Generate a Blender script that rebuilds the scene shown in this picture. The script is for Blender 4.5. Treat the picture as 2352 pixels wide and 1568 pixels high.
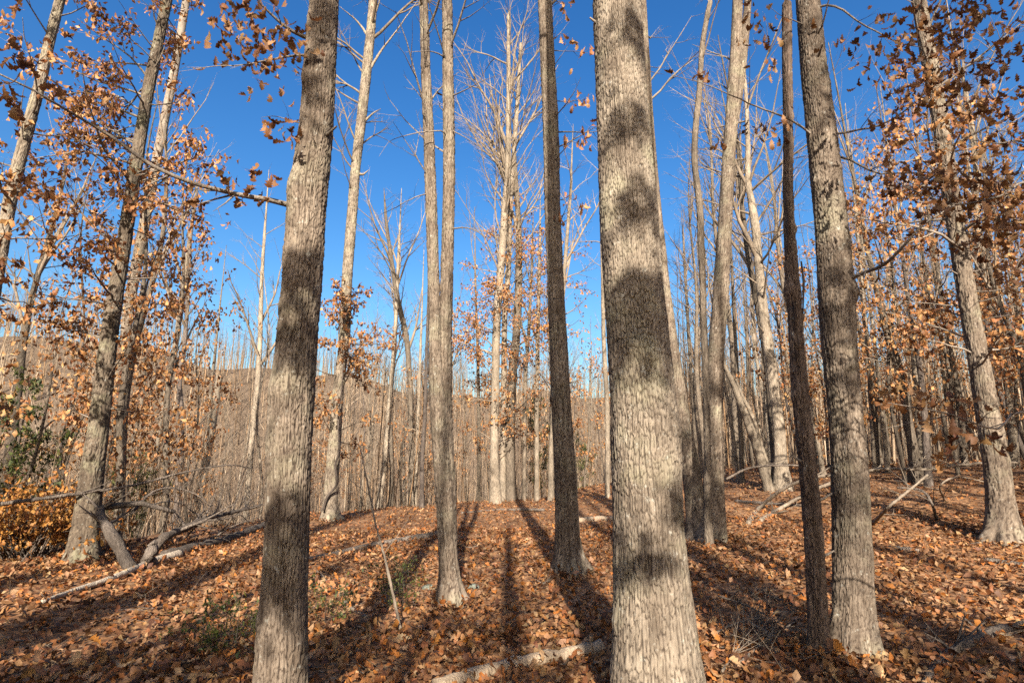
import bpy, math, random, time
import numpy as np
from mathutils import Vector

T0 = time.time()
RNG = np.random.default_rng(11)
rnd = random.Random(11)
scene = bpy.context.scene
COL = scene.collection
for o in list(bpy.data.objects):
    bpy.data.objects.remove(o)

# ------------------------------------------------------------------ camera
EYE, PITCH, LENS = 1.6, math.radians(12.2), 20.0
cam_d = bpy.data.cameras.new('camera')
cam_d.lens = LENS; cam_d.sensor_width = 36.0; cam_d.clip_start = 0.05; cam_d.clip_end = 4000
cam = bpy.data.objects.new('camera', cam_d); COL.objects.link(cam)
cam.location = (0, 0, EYE); cam.rotation_euler = (math.pi / 2 + PITCH, 0, 0)
scene.camera = cam

# ------------------------------------------------------------------ sky, sun, exposure
SUN_EL = math.radians(29.0); SUN_AZ = math.radians(178.7)      # azimuth clockwise from +Y: behind the viewpoint
S = Vector((math.sin(SUN_AZ) * math.cos(SUN_EL), math.cos(SUN_AZ) * math.cos(SUN_EL), math.sin(SUN_EL)))
world = bpy.data.worlds.new('World'); scene.world = world; world.use_nodes = True
wt = world.node_tree; wt.nodes.clear()
sky = wt.nodes.new('ShaderNodeTexSky'); sky.sky_type = 'NISHITA'; sky.sun_disc = False
sky.sun_elevation = SUN_EL; sky.sun_rotation = SUN_AZ; sky.altitude = 600
sky.air_density = 1.5; sky.dust_density = 4.5; sky.ozone_density = 3.4
hs = wt.nodes.new('ShaderNodeHueSaturation'); hs.inputs['Saturation'].default_value = 1.34; hs.inputs['Hue'].default_value = 0.504
bg = wt.nodes.new('ShaderNodeBackground'); bg.inputs['Strength'].default_value = 0.1
wo = wt.nodes.new('ShaderNodeOutputWorld')
sk1 = wt.nodes.new('ShaderNodeVectorMath'); sk1.operation = 'SCALE'; sk1.inputs['Scale'].default_value = 0.225
sk2 = wt.nodes.new('ShaderNodeGamma'); sk2.inputs['Gamma'].default_value = 1.2
sk3 = wt.nodes.new('ShaderNodeVectorMath'); sk3.operation = 'SCALE'; sk3.inputs['Scale'].default_value = 3.5
wt.links.new(sky.outputs[0], hs.inputs['Color']); wt.links.new(hs.outputs[0], sk1.inputs[0]); wt.links.new(sk1.outputs[0], sk2.inputs[0])
wt.links.new(sk2.outputs[0], sk3.inputs[0]); wt.links.new(sk3.outputs[0], bg.inputs[0]); wt.links.new(bg.outputs[0], wo.inputs[0])
sun_d = bpy.data.lights.new('sun', 'SUN'); sun_d.energy = 5.0; sun_d.angle = math.radians(0.53); sun_d.color = (1.0, 0.93, 0.83)
sun = bpy.data.objects.new('sun', sun_d); COL.objects.link(sun); sun.rotation_euler = S.to_track_quat('Z', 'Y').to_euler()
vs = scene.view_settings; vs.view_transform = 'Standard'; vs.look = 'None'; vs.exposure = 1.45; vs.gamma = 1.0
scene.cycles.max_bounces = 4; scene.cycles.diffuse_bounces = 1; scene.cycles.glossy_bounces = 1
scene.cycles.transmission_bounces = 2; scene.cycles.transparent_max_bounces = 4
scene.cycles.use_denoising = False
scene.cycles.use_adaptive_sampling = True; scene.cycles.adaptive_threshold = 0.012; scene.cycles.caustics_reflective = False; scene.cycles.caustics_refractive = False

# ------------------------------------------------------------------ helpers: projection
F = 2352.0 * LENS / 36.0                     # pixels of a 2352 x 1568 frame
CP, SP = math.cos(PITCH), math.sin(PITCH)
def ray(px, py):
    a, b = (px - 1176) / F, (784 - py) / F
    return Vector((a, CP - b * SP, SP + b * CP))
def P(px, py, Y):                             # point on that sight line at depth Y
    d = ray(px, py); return Vector((0, 0, EYE)) + d * (Y / d.y)
def zc(p):                                    # distance along the lens axis
    return p[1] * CP + (p[2] - EYE) * SP
def PR(px, py, w, Y):
    p = P(px, py, Y); return p, 0.5 * w * zc(p) / F
def to_px(p):
    c = zc(p); return 1176 + F * p[0] / c, 784 - F * (-p[1] * SP + (p[2] - EYE) * CP) / c

# ------------------------------------------------------------------ helpers: terrain
def sstep(x, a, b):
    t = np.clip((x - a) / (b - a), 0, 1); return t * t * (3 - 2 * t)
AZ = [-180, -100, -60, -45, -38, -20, 0, 15, 25, 35, 45, 60, 100, 180]
CR = [60, 25, 13, 12.5, 13.5, 19, 26, 30, 40, 60, 75, 80, 70, 60]
DP = [0, 4, 12, 14, 14, 14, 13, 10, 6, 2, 0.5, 0.5, 0.5, 0]
HL = [0, 8, 44, 48, 49, 45, 37, 33, 27, 18, 14, 12, 4, 0]
def gz(x, y):
    x = np.asarray(x, float); y = np.asarray(y, float)
    r = np.hypot(x, y); az = np.degrees(np.arctan2(x, y))
    z = 1.9 * (1 - np.exp(-np.maximum(x - 1, 0) / 8)) * sstep(r, 6, 24) * sstep(y, -8, 6)
    t = np.maximum(r - np.interp(az, AZ, CR), 0); t = t * t / (t + 7)
    D = np.interp(az, AZ, DP) + 1e-6
    z = z - D * (1 - np.exp(-t * 0.30 / np.maximum(D, 1.5)))
    z = z + (np.interp(az, AZ, HL) + 1.6 * np.sin(az * .33 + 1) + 1.0 * np.sin(az * .71)) * sstep(r, 85, 205)
    near = np.exp(-r / 60)
    z = z + near * (0.035 * np.sin(1.9 * x + 0.7 * y + 1) + 0.03 * np.sin(-1.1 * x + 2.3 * y) + 0.05 * np.sin(0.6 * x + 0.5 * y + 2) * sstep(r, 2, 6))
    z = z + (1 - near) * (0.8 * np.sin(0.055 * x + 1) * np.sin(0.047 * y) + 0.3 * np.sin(0.16 * x + 0.11 * y))* sstep(r, 20, 90)
    return z
def g(x, y): return float(gz(x, y))
def G(px, py, far=60.0, fallback=30.0):       # where a sight line meets the ground
    d = ray(px, py); o = Vector((0, 0, EYE))
    ts = np.arange(1.2, far, 0.02)
    hit = np.nonzero(o.z + d.z * ts < gz(d.x * ts, d.y * ts))[0]
    t = ts[hit[0]] if len(hit) else fallback / d.y
    p = o + d * float(t); p.z = g(p.x, p.y); return p

# ------------------------------------------------------------------ helpers: meshes and objects
def np_mesh(name, V, faces, mat, attrs=None, smooth=True):
    """faces: list of int arrays (n,3) or (n,4)"""
    me = bpy.data.meshes.new(name)
    V = np.ascontiguousarray(V, dtype=np.float32)
    faces = [f for f in faces if len(f)]
    me.vertices.add(len(V)); me.vertices.foreach_set('co', V.ravel())
    loops = np.concatenate([f.ravel() for f in faces]).astype(np.int32)
    sizes = np.concatenate([np.full(len(f), f.shape[1], np.int32) for f in faces])
    me.loops.add(len(loops)); me.loops.foreach_set('vertex_index', loops)
    me.polygons.add(len(sizes)); me.polygons.foreach_set('loop_start', np.concatenate([[0], np.cumsum(sizes)[:-1]]).astype(np.int32))
    me.update(calc_edges=True)
    if smooth: me.polygons.foreach_set('use_smooth', np.ones(len(sizes), bool))
    for k, a in (attrs or {}).items():
        a = np.asarray(a, np.float32)
        if a.ndim == 2:
            if a.shape[1] == 3: a = np.hstack([a, np.ones((len(a), 1), np.float32)])
            at = me.attributes.new(k, 'FLOAT_COLOR', 'POINT'); at.data.foreach_set('color', a.ravel())
        else:
            at = me.attributes.new(k, 'FLOAT', 'POINT'); at.data.foreach_set('value', a)
    me.materials.append(mat)
    return me
def obj(name, me, parent=None, loc=None):
    o = bpy.data.objects.new(name, me); COL.objects.link(o)
    if parent is not None: o.parent = parent
    if loc is not None: o.location = loc
    return o
def tag(o, label=None, cat=None, group=None, kind=None):
    if label: o['label'] = label
    if cat: o['category'] = cat
    if group: o['group'] = group
    if kind: o['kind'] = kind
    return o
def thing(name, loc, label, cat, group=None):
    return tag(obj(name, None, loc=loc), label, cat, group)

def tubes(lines, sides, attr_rand=False):
    """lines: [(pts, radii)] -> V, [quads]; batched over lines of equal length"""
    groups = {}
    for p, r in lines: groups.setdefault(len(p), []).append((p, r))
    Vs, Qs, off = [], [], 0
    for m, ls in groups.items():
        A = np.array([[tuple(q) for q in p] for p, _ in ls]); R = np.array([r for _, r in ls]); N = len(ls)
        Tn = np.gradient(A, axis=1); Tn /= np.linalg.norm(Tn, axis=2, keepdims=True) + 1e-9
        mt = Tn.mean(axis=1); ref = np.where((np.abs(mt[:, 2:3]) < 0.8), np.array([[0, 0, 1.0]]), np.array([[1.0, 0, 0]]))
        B = np.cross(Tn, ref[:, None, :]); B /= np.linalg.norm(B, axis=2, keepdims=True) + 1e-9
        C = np.cross(Tn, B)
        th = np.arange(sides) * 2 * math.pi / sides
        V = A[:, :, None, :] + R[:, :, None, None] * (B[:, :, None, :] * np.cos(th)[None, None, :, None] + C[:, :, None, :] * np.sin(th)[None, None, :, None])
        idx = np.arange(N * m * sides).reshape(N, m, sides) + off
        a = idx[:, :-1, :]; b = np.roll(a, -1, axis=2); d = idx[:, 1:, :]; c = np.roll(d, -1, axis=2)
        Qs.append(np.stack([a, b, c, d], -1).reshape(-1, 4)); Vs.append(V.reshape(-1, 3)); off += N * m * sides
    return np.concatenate(Vs), Qs
def tube_mesh(name, lines, sides, mat, origin=(0, 0, 0)):
    V, Q = tubes(lines, sides); return np_mesh(name, V - np.array(tuple(origin)), Q, mat)
def tube_mesh_lod(name, lines, mat, origin=(0, 0, 0), big=0.02):
    a = [l for l in lines if l[1][0] >= big]; b = [l for l in lines if l[1][0] < big]
    Vs, Fs, off = [], [], 0
    for ls, s in ((a, 6), (b, 3)):
        if ls:
            V, Q = tubes(ls, s); Vs.append(V); Fs += [q + off for q in Q]; off += len(V)
    return np_mesh(name, np.concatenate(Vs) - np.array(tuple(origin)), Fs, mat)

def spline(pts, n):
    """Catmull-Rom through rows (any dimension), n samples evenly by length"""
    A = np.array([tuple(p) for p in pts], float)
    A = np.vstack([2 * A[0] - A[1], A, 2 * A[-1] - A[-2]])
    out = []
    for i in range(1, len(A) - 2):
        t = np.linspace(0, 1, 24, endpoint=False)[:, None]
        p0, p1, p2, p3 = A[i - 1], A[i], A[i + 1], A[i + 2]
        out.append(0.5 * (2 * p1 + (p2 - p0) * t + (2 * p0 - 5 * p1 + 4 * p2 - p3) * t ** 2 + (3 * p1 - p0 - 3 * p2 + p3) * t ** 3))
    B = np.vstack(out + [A[-2:-1]])
    s = np.concatenate([[0], np.cumsum(np.linalg.norm(np.diff(B[:, :3], axis=0), axis=1))])
    u = np.linspace(0, s[-1], n)
    return np.stack([np.interp(u, s, B[:, k]) for k in range(B.shape[1])], 1)

# ------------------------------------------------------------------ materials
def new_mat(name):
    m = bpy.data.materials.new(name); m.use_nodes = True; nt = m.node_tree; nt.nodes.clear()
    N = lambda t, **k: _node(nt, t, k)
    return m, nt, N, nt.links.new
def _node(nt, t, k):
    n = nt.nodes.new('ShaderNode' + t)
    for a, v in k.items():
        if a in n.inputs: n.inputs[a].default_value = v
        else: setattr(n, a, v)
    return n
def ramp(N, stops):
    r = N('ValToRGB'); e = r.color_ramp.elements
    while len(e) < len(stops): e.new(0.5)
    for i, (p, c) in enumerate(stops): e[i].position = p; e[i].color = (*c, 1)
    return r
def mix(N, L, fac, a, b, mode='MIX'):
    m = N('MixRGB', blend_type=mode)
    for s, v in zip(m.inputs, (fac, a, b)):
        if hasattr(v, 'links'): L(v, s)
        elif isinstance(v, (int, float)): s.default_value = v
        else: s.default_value = (*v, 1)
    return m.outputs[0]
def finish(N, L, color, rough=0.9, normal=None, spec=0.2, translucent=0.0):
    b = N('BsdfPrincipled', Roughness=rough); b.inputs['Specular IOR Level'].default_value = spec
    L(color, b.inputs['Base Color']); o = N('OutputMaterial')
    if normal: L(normal, b.inputs['Normal'])
    if translucent:
        t = N('BsdfTranslucent'); L(color, t.inputs['Color']); ms = N('MixShader', Fac=translucent)
        L(b.outputs[0], ms.inputs[1]); L(t.outputs[0], ms.inputs[2]); L(ms.outputs[0], o.inputs[0])
    else: L(b.outputs[0], o.inputs[0])
def coords(N, L, scale, kind='Object'):
    tc = N('TexCoord'); mp = N('Mapping'); mp.inputs['Scale'].default_value = scale; L(tc.outputs[kind], mp.inputs[0]); return mp.outputs[0]
def noise(N, L, vec, scale, detail=4, rough=0.6):
    n = N('TexNoise', Scale=scale, Detail=detail, Roughness=rough); L(vec, n.inputs['Vector']); return n.outputs[0]

def plate_bark(name, inner, grey, light, lichen, green):
    m, nt, N, L = new_mat(name)
    v = coords(N, L, (1, 1, 0.35)); vi = coords(N, L, (1, 1, 1))
    w = N('Attribute', attribute_name='crack_tone'); pr = N('Attribute', attribute_name='plate')
    n1 = noise(N, L, v, 9, 5, 0.65); n2 = noise(N, L, vi, 2.2, 4); n3 = noise(N, L, v, 60, 5, 0.7)
    r1 = ramp(N, [(0.32, grey), (0.66, light)]); L(n1, r1.inputs[0])
    r3 = ramp(N, [(0.3, (0.80, 0.79, 0.77)), (0.7, (1.12, 1.12, 1.12))]); L(n3, r3.inputs[0])
    c = mix(N, L, 1.0, r1.outputs[0], r3.outputs[0], 'MULTIPLY')
    rp = ramp(N, [(0.0, (0.72, 0.70, 0.67)), (1.0, (1.18, 1.16, 1.12))]); L(pr.outputs['Fac'], rp.inputs[0])
    c = mix(N, L, 1.0, c, rp.outputs[0], 'MULTIPLY')
    rg = ramp(N, [(0.50, (0, 0, 0)), (0.68, (1, 1, 1))]); L(n2, rg.inputs[0])
    gm = N('Math', operation='MULTIPLY'); L(rg.outputs[0], gm.inputs[0]); gm.inputs[1].default_value = green
    c = mix(N, L, gm.outputs[0], c, lichen)
    n4 = noise(N, L, vi, 1.1, 5, .6); r4 = ramp(N, [(0.34, (0.66, 0.64, 0.62)), (0.62, (1.14, 1.13, 1.10))]); L(n4, r4.inputs[0]); c = mix(N, L, 1.0, c, r4.outputs[0], 'MULTIPLY')
    n5 = noise(N, L, vi, 16.0, 5, .7); r5 = ramp(N, [(0.60, (0, 0, 0)), (0.68, (1, 1, 1))]); L(n5, r5.inputs[0]); g5 = N('Math', operation='MULTIPLY'); L(r5.outputs[0], g5.inputs[0]); g5.inputs[1].default_value = .6; c = mix(N, L, g5.outputs[0], c, (0.42, 0.40, 0.33))
    c = mix(N, L, w.outputs['Fac'], inner, c)  # browner inner bark, with crack shade also darkened into the colour
    b = N('Bump', Strength=0.35, Distance=0.010); nb = noise(N, L, v, 90, 6, 0.75); L(nb, b.inputs['Height'])
    finish(N, L, c, 0.92, b.outputs[0], 0.15); return m
def tube_bark(name, dark, mid, light, sc=1.0, var=0.35, bump=0.9):
    m, nt, N, L = new_mat(name)
    v = coords(N, L, (1, 1, 0.22)); v2 = coords(N, L, (1, 1, 0.6))
    n1 = noise(N, L, v, 26 * sc, 5, 0.7); n2 = noise(N, L, v2, 3.0, 4)
    vo = N('TexVoronoi', Scale=28 * sc, feature='DISTANCE_TO_EDGE'); L(v, vo.inputs['Vector'])
    rc = ramp(N, [(0.25, dark), (0.5, mid), (0.78, light)]); L(n1, rc.inputs[0])
    r2 = ramp(N, [(0.35, (0.62, 0.62, 0.62)), (0.65, (1.12, 1.12, 1.12))]); L(n2, r2.inputs[0])
    c = mix(N, L, 1.0, rc.outputs[0], r2.outputs[0], 'MULTIPLY')
    oi = N('ObjectInfo'); ro = ramp(N, [(0, (1 - var, 1 - var, 1 - var)), (1, (1 + var * 0.5, 1 + var * 0.5, 1 + var * 0.5))]); L(oi.outputs['Random'], ro.inputs[0])
    c = mix(N, L, 1.0, c, ro.outputs[0], 'MULTIPLY')
    mx = N('Math', operation='MULTIPLY_ADD'); L(vo.outputs[0], mx.inputs[0]); mx.inputs[1].default_value = 1.2; L(n1, mx.inputs[2])
    if bump < .3: finish(N, L, c, 0.92, None, 0.1); return m
    b = N('Bump', Strength=bump, Distance=0.03); L(mx.outputs[0], b.inputs['Height'])
    finish(N, L, c, 0.92, b.outputs[0], 0.15); return m
def attr_mat(name, rough=0.65, translucent=0.25, spec=0.25, bump=True):
    m, nt, N, L = new_mat(name)
    a = N('Attribute', attribute_name='col'); v = coords(N, L, (1, 1, 1))
    n = noise(N, L, v, 45, 3); r = ramp(N, [(0.3, (0.72, 0.7, 0.68)), (0.7, (1.18, 1.18, 1.18))]); L(n, r.inputs[0])
    c = mix(N, L, 1.0, a.outputs['Color'], r.outputs[0], 'MULTIPLY')
    nb = None
    if bump:
        bb = N('Bump', Strength=0.35, Distance=0.006); L(noise(N, L, v, 120, 3), bb.inputs['Height']); nb = bb.outputs[0]
    finish(N, L, c, rough, nb, spec, translucent); return m

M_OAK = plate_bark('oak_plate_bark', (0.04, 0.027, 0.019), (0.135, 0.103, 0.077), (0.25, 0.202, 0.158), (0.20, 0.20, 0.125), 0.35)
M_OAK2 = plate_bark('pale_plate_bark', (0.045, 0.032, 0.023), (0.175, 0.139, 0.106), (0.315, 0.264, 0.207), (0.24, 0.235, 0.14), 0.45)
M_OAK3 = plate_bark('shaded_plate_bark', (0.035, 0.025, 0.018), (0.095, 0.072, 0.053), (0.18, 0.144, 0.108), (0.2, 0.2, 0.12), 0.5)  # left oak: bark colour darkened to carry the shade on its trunk
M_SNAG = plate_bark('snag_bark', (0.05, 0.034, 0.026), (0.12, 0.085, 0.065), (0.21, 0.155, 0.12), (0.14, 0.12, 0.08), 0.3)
M_BRANCH = tube_bark('branch_bark', (0.11, 0.085, 0.063), (0.22, 0.176, 0.135), (0.33, 0.275, 0.215), 2.0, 0.2, 0.4)
M_GREY = tube_bark('grey_bark', (0.06, 0.044, 0.031), (0.155, 0.12, 0.086), (0.26, 0.21, 0.153))
M_PALE = tube_bark('pale_bark', (0.12, 0.09, 0.062), (0.27, 0.213, 0.152), (0.39, 0.322, 0.24))
M_DARK = tube_bark('dark_bark', (0.06, 0.045, 0.035), (0.13, 0.10, 0.08), (0.22, 0.18, 0.145))
M_TWIG = tube_bark('twig_bark', (0.13, 0.092, 0.062), (0.235, 0.178, 0.125), (0.34, 0.275, 0.205), 1.0, 0.25, 0.2)
M_DEAD = tube_bark('weathered_wood', (0.12, 0.09, 0.062), (0.23, 0.177, 0.127), (0.33, 0.27, 0.20), 0.8, 0.3, 0.6)
M_BLEACH = tube_bark('bleached_wood', (0.30, 0.23, 0.16), (0.46, 0.37, 0.27), (0.56, 0.47, 0.36), 1.0, 0.1, 0.5)
M_BARE = tube_bark('barkless_wood', (0.26, 0.18, 0.115), (0.38, 0.28, 0.185), (0.47, 0.37, 0.26), 1.0, 0.15, 0.6)
M_LOG = tube_bark('log_bark', (0.06, 0.045, 0.034), (0.145, 0.113, 0.088), (0.25, 0.205, 0.16), 1.2, 0.3)
M_LEAF = attr_mat('dry_oak_leaf', 0.6, 0.25, 0.3, False)
M_GREEN = attr_mat('evergreen_needles', 0.6, 0.2, 0.3, False)
M_FAR = attr_mat('far_wood', 0.95, 0.0, 0.1, False)

m, nt, N, L = new_mat('leaf_litter_ground')
v = coords(N, L, (1, 1, 1))
nw = N('TexNoise', Scale=14.0, Detail=3.0); L(v, nw.inputs['Vector']); va = N('VectorMath', operation='MULTIPLY_ADD'); L(nw.outputs['Color'], va.inputs[0]); va.inputs[1].default_value = (.09, .09, .09); L(v, va.inputs[2])
vo = N('TexVoronoi', Scale=17.0, Randomness=1.0); L(va.outputs[0], vo.inputs['Vector'])
rc = ramp(N, [(0.0, (0.06, 0.032, 0.018)), (0.25, (0.20, 0.095, 0.042)), (0.5, (0.33, 0.165, 0.07)), (0.7, (0.11, 0.055, 0.03)), (0.85, (0.37, 0.22, 0.115)), (1.0, (0.15, 0.075, 0.04))])
sx = N('SeparateColor'); L(vo.outputs['Color'], sx.inputs[0]); L(sx.outputs[0], rc.inputs[0])
n1 = noise(N, L, v, 0.7, 4); r1 = ramp(N, [(0.35, (0.7, 0.68, 0.66)), (0.65, (1.1, 1.1, 1.1))]); L(n1, r1.inputs[0])
c = mix(N, L, 1.0, rc.outputs[0], r1.outputs[0], 'MULTIPLY')
bb = N('Bump', Strength=1.0, Distance=0.10); L(sx.outputs[1], bb.inputs['Height'])
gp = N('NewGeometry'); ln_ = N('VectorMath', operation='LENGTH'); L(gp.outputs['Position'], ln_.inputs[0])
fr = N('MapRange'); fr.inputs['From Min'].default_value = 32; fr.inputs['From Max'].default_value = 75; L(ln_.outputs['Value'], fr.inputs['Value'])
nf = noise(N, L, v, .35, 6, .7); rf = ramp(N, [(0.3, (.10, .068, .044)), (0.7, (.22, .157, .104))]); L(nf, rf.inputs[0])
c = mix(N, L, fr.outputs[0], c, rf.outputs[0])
finish(N, L, c, 0.9, bb.outputs[0], 0.15)
M_GROUND = m
m, nt, N, L = new_mat('grey_stone')
v = coords(N, L, (1, 1, 1)); n1 = noise(N, L, v, 14, 6); rc = ramp(N, [(0.35, (0.07, 0.08, 0.055)), (0.65, (0.19, 0.19, 0.155))]); L(n1, rc.inputs[0])
bb = N('Bump', Strength=0.8, Distance=0.02); L(noise(N, L, v, 40, 5), bb.inputs['Height'])
finish(N, L, rc.outputs[0], 0.9, bb.outputs[0]); M_STONE = m

# ------------------------------------------------------------------ terrain
rr = np.concatenate([np.linspace(0.25, 14, 56), 14 * (1500 / 14) ** (np.linspace(0, 1, 80)[1:])])
aa = np.radians(np.concatenate([np.linspace(-60, 60, 201), np.linspace(60, 300, 81)[1:-1]]))
RRm, AAm = np.meshgrid(rr, aa, indexing='ij')
X, Y = RRm * np.sin(AAm), RRm * np.cos(AAm)
V = np.stack([X, Y, gz(X, Y)], -1).reshape(-1, 3); na = len(aa)
idx = np.arange(len(rr) * na).reshape(len(rr), na)
a = idx[:-1]; b = np.roll(a, -1, 1); d = idx[1:]; c = np.roll(d, -1, 1)
V = np.vstack([V, [[0, 0, g(0, 0)]]])
cen = np.stack([np.full(na, len(V) - 1), np.roll(idx[0], -1), idx[0]], -1)
tag(obj('ground', np_mesh('ground', V, [np.stack([a, d, c, b], -1).reshape(-1, 4), cen[:, [0, 2, 1]]], M_GROUND)), 'forest floor falling away beyond the leafy crest to a far hill', kind='structure')

# ------------------------------------------------------------------ leaves
def leaf_shape(lod, rs):
    if lod == 0:
        t = np.array([-.16, -.02, .12, .22, .34, .45, .58, .68, .80, .90, 1.0])
        w = np.array([.006, .012, .13, .075, .22, .11, .30, .14, .24, .15, .02])
        w = w * rs.uniform(.85, 1.15, len(w))
    elif lod == 1:
        t = np.array([0, .28, .45, .72, 1.0]); w = np.array([.01, .22, .11, .29, .03])
    else:
        t = np.array([0, .55, 1.0]); w = np.array([.01, .28, .02])
    n = len(t); c1, c2, fold, tw = rs.uniform(-.7, 1.5), rs.uniform(-.8, .8), rs.uniform(-.4, 1.6), rs.uniform(-1.2, 1.2)
    zz = c1 * (t - .5) ** 2 + c2 * (t - .4) ** 3
    fwd = .05 if lod == 0 else .03
    lf = np.stack([-w, t + fwd * (w > .12), zz + fold * w * rs.uniform(.3, 1.2, n) * .7 - tw * w * t], -1)
    rt = np.stack([w, t + fwd * (w > .12), zz + fold * w * rs.uniform(.3, 1.2, n) * .7 + tw * w * t], -1)
    md = np.stack([np.zeros(n), t, zz], -1)
    V = np.stack([lf, md, rt], 1).reshape(-1, 3); V[:, 1] -= 0.0
    i = np.arange(n - 1)[:, None] * 3
    Q = np.concatenate([i + [[0, 1, 4, 3]], i + [[1, 2, 5, 4]]])
    return V, Q
_rs = np.random.default_rng(3)
LEAF = [[leaf_shape(l, _rs) for _ in range(14)] for l in range(3)]
PAL_GROUND = np.array([[.32, .175, .09], [.35, .16, .07], [.25, .115, .055], [.11, .055, .033], [.17, .08, .045], [.38, .24, .15], [.42, .29, .19], [.36, .20, .10], [.42, .175, .05], [.33, .185, .105], [.21, .11, .062], [.38, .255, .17]])
PAL_TREE = np.array([[.36, .185, .085], [.40, .22, .105], [.27, .125, .055], [.32, .15, .06], [.15, .065, .032], [.42, .25, .13]])
PAL_BEECH = np.array([[.50, .33, .19], [.46, .28, .15], [.40, .23, .12]])
def leaf_cols(n, pal):
    pal = pal * np.array([[1.0, .90, .70]])
    return np.clip(pal[RNG.integers(0, len(pal), n)] * RNG.uniform(.75, 1.2, (n, 1)) * RNG.uniform(.94, 1.06, (n, 3)), 0.01, 0.8)
def rotm(yaw, pit, rol):
    cy, sy, cp, sp, cr, sr = np.cos(yaw), np.sin(yaw), np.cos(pit), np.sin(pit), np.cos(rol), np.sin(rol); z = np.zeros_like(cy); o = z + 1
    Rz = np.stack([cy, -sy, z, sy, cy, z, z, z, o], -1).reshape(-1, 3, 3); Rx = np.stack([o, z, z, z, cp, -sp, z, sp, cp], -1).reshape(-1, 3, 3)
    Ry = np.stack([cr, z, sr, z, o, z, -sr, z, cr], -1).reshape(-1, 3, 3)
    return Rz @ Rx @ Ry
def merge_leaves(name, pos, Rm, size, lod, cols, mat=None, origin=(0, 0, 0)):
    var = RNG.integers(0, 14, len(pos)); Vs, Qs, Cs, off = [], [], [], 0
    lods = np.full(len(pos), lod) if np.isscalar(lod) else lod
    for l in range(3):
        for k in range(14):
            s = np.nonzero((var == k) & (lods == l))[0]
            if not len(s): continue
            v, q = LEAF[l][k]
            W = np.einsum('nij,vj->nvi', Rm[s], v) * size[s][:, None, None] + pos[s][:, None, :]
            Vs.append(W.reshape(-1, 3)); Qs.append((q[None] + (np.arange(len(s)) * len(v))[:, None, None]).reshape(-1, 4) + off)
            Cs.append(np.repeat(cols[s], len(v), 0)); off += len(s) * len(v)
    return np_mesh(name, np.concatenate(Vs) - np.array(tuple(origin)), Qs, mat or M_LEAF, {'col': np.concatenate(Cs)}, smooth=True)
_leafme = {}
def single_leaf_mesh(palname, pal, k):
    key = (palname, k)
    if key not in _leafme:
        v, q = LEAF[0][k % 14]
        _leafme[key] = np_mesh('leaf', v, [q], M_LEAF, {'col': np.repeat(leaf_cols(1, pal), len(v), 0)})
    return _leafme[key]
from mathutils import Matrix
def single_leaf(name, palname, pal, pos, R, size, parent=None, origin=(0, 0, 0)):
    o = bpy.data.objects.new(name, single_leaf_mesh(palname, pal, int(RNG.integers(0, 42)))); COL.objects.link(o)
    Mx = Matrix([list(R[0] * size), list(R[1] * size), list(R[2] * size)]).to_4x4()
    Mx.translation = Vector(tuple(pos)) - Vector(tuple(origin))
    if parent is not None: o.parent = parent
    o.matrix_local = Mx
    return o
def hang_rot(n, droop=-0.9, spread=0.8):
    return rotm(RNG.uniform(0, 6.283, n), RNG.normal(droop, spread, n), RNG.normal(0, .9, n))
BR = {}
def leaf_home(root):
    return next((c for c in root.children if c.name.split('.')[0] in ('crown', 'branch', 'stems')), root)
def dress(root, pos, size, pal, palname, nparts=0, lod=1, rm=None, origin=None, lod0_dist=0):
    """leaves of a tree: the ones showing largest as parts named leaf, the rest one part of stuff"""
    pos = np.asarray(pos); n = len(pos)
    if n == 0: return
    origin = origin if origin is not None else root.location
    size = RNG.uniform(size * .7, size * 1.25, n); R = hang_rot(n) if rm is None else rm
    z = pos[:, 1] * CP + (pos[:, 2] - EYE) * SP; zz = np.where(z > .3, z, 1e9)
    px = 1176 + F * pos[:, 0] / zz; py = 784 - F * (-pos[:, 1] * SP + (pos[:, 2] - EYE) * CP) / zz
    inview = (z > .3) & (px > -20) & (px < 2372) & (py > -20) & (py < 1588)
    score = np.where(inview, size / zz, 0); order = np.argsort(-score)
    sel = [i for i in order[:nparts] if score[i] > 0]
    rest = np.setdiff1d(np.arange(n), sel)
    home = BR.get(root.name); dflt = leaf_home(root)
    for i in sel:
        par = dflt
        if home: par = home[int(np.argmin([np.min(((pts_ - pos[i]) ** 2).sum(1)) for _, pts_ in home]))][0]
        single_leaf('leaf', palname, pal, pos[i], R[i], size[i], par, origin)
    if len(rest):
        lods = np.where(zz[rest] < lod0_dist, 0, lod)
        tag(obj('foliage', merge_leaves('foliage', pos[rest], R[rest], size[rest], lods, leaf_cols(len(rest), pal), origin=origin), root), kind='stuff')

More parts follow.
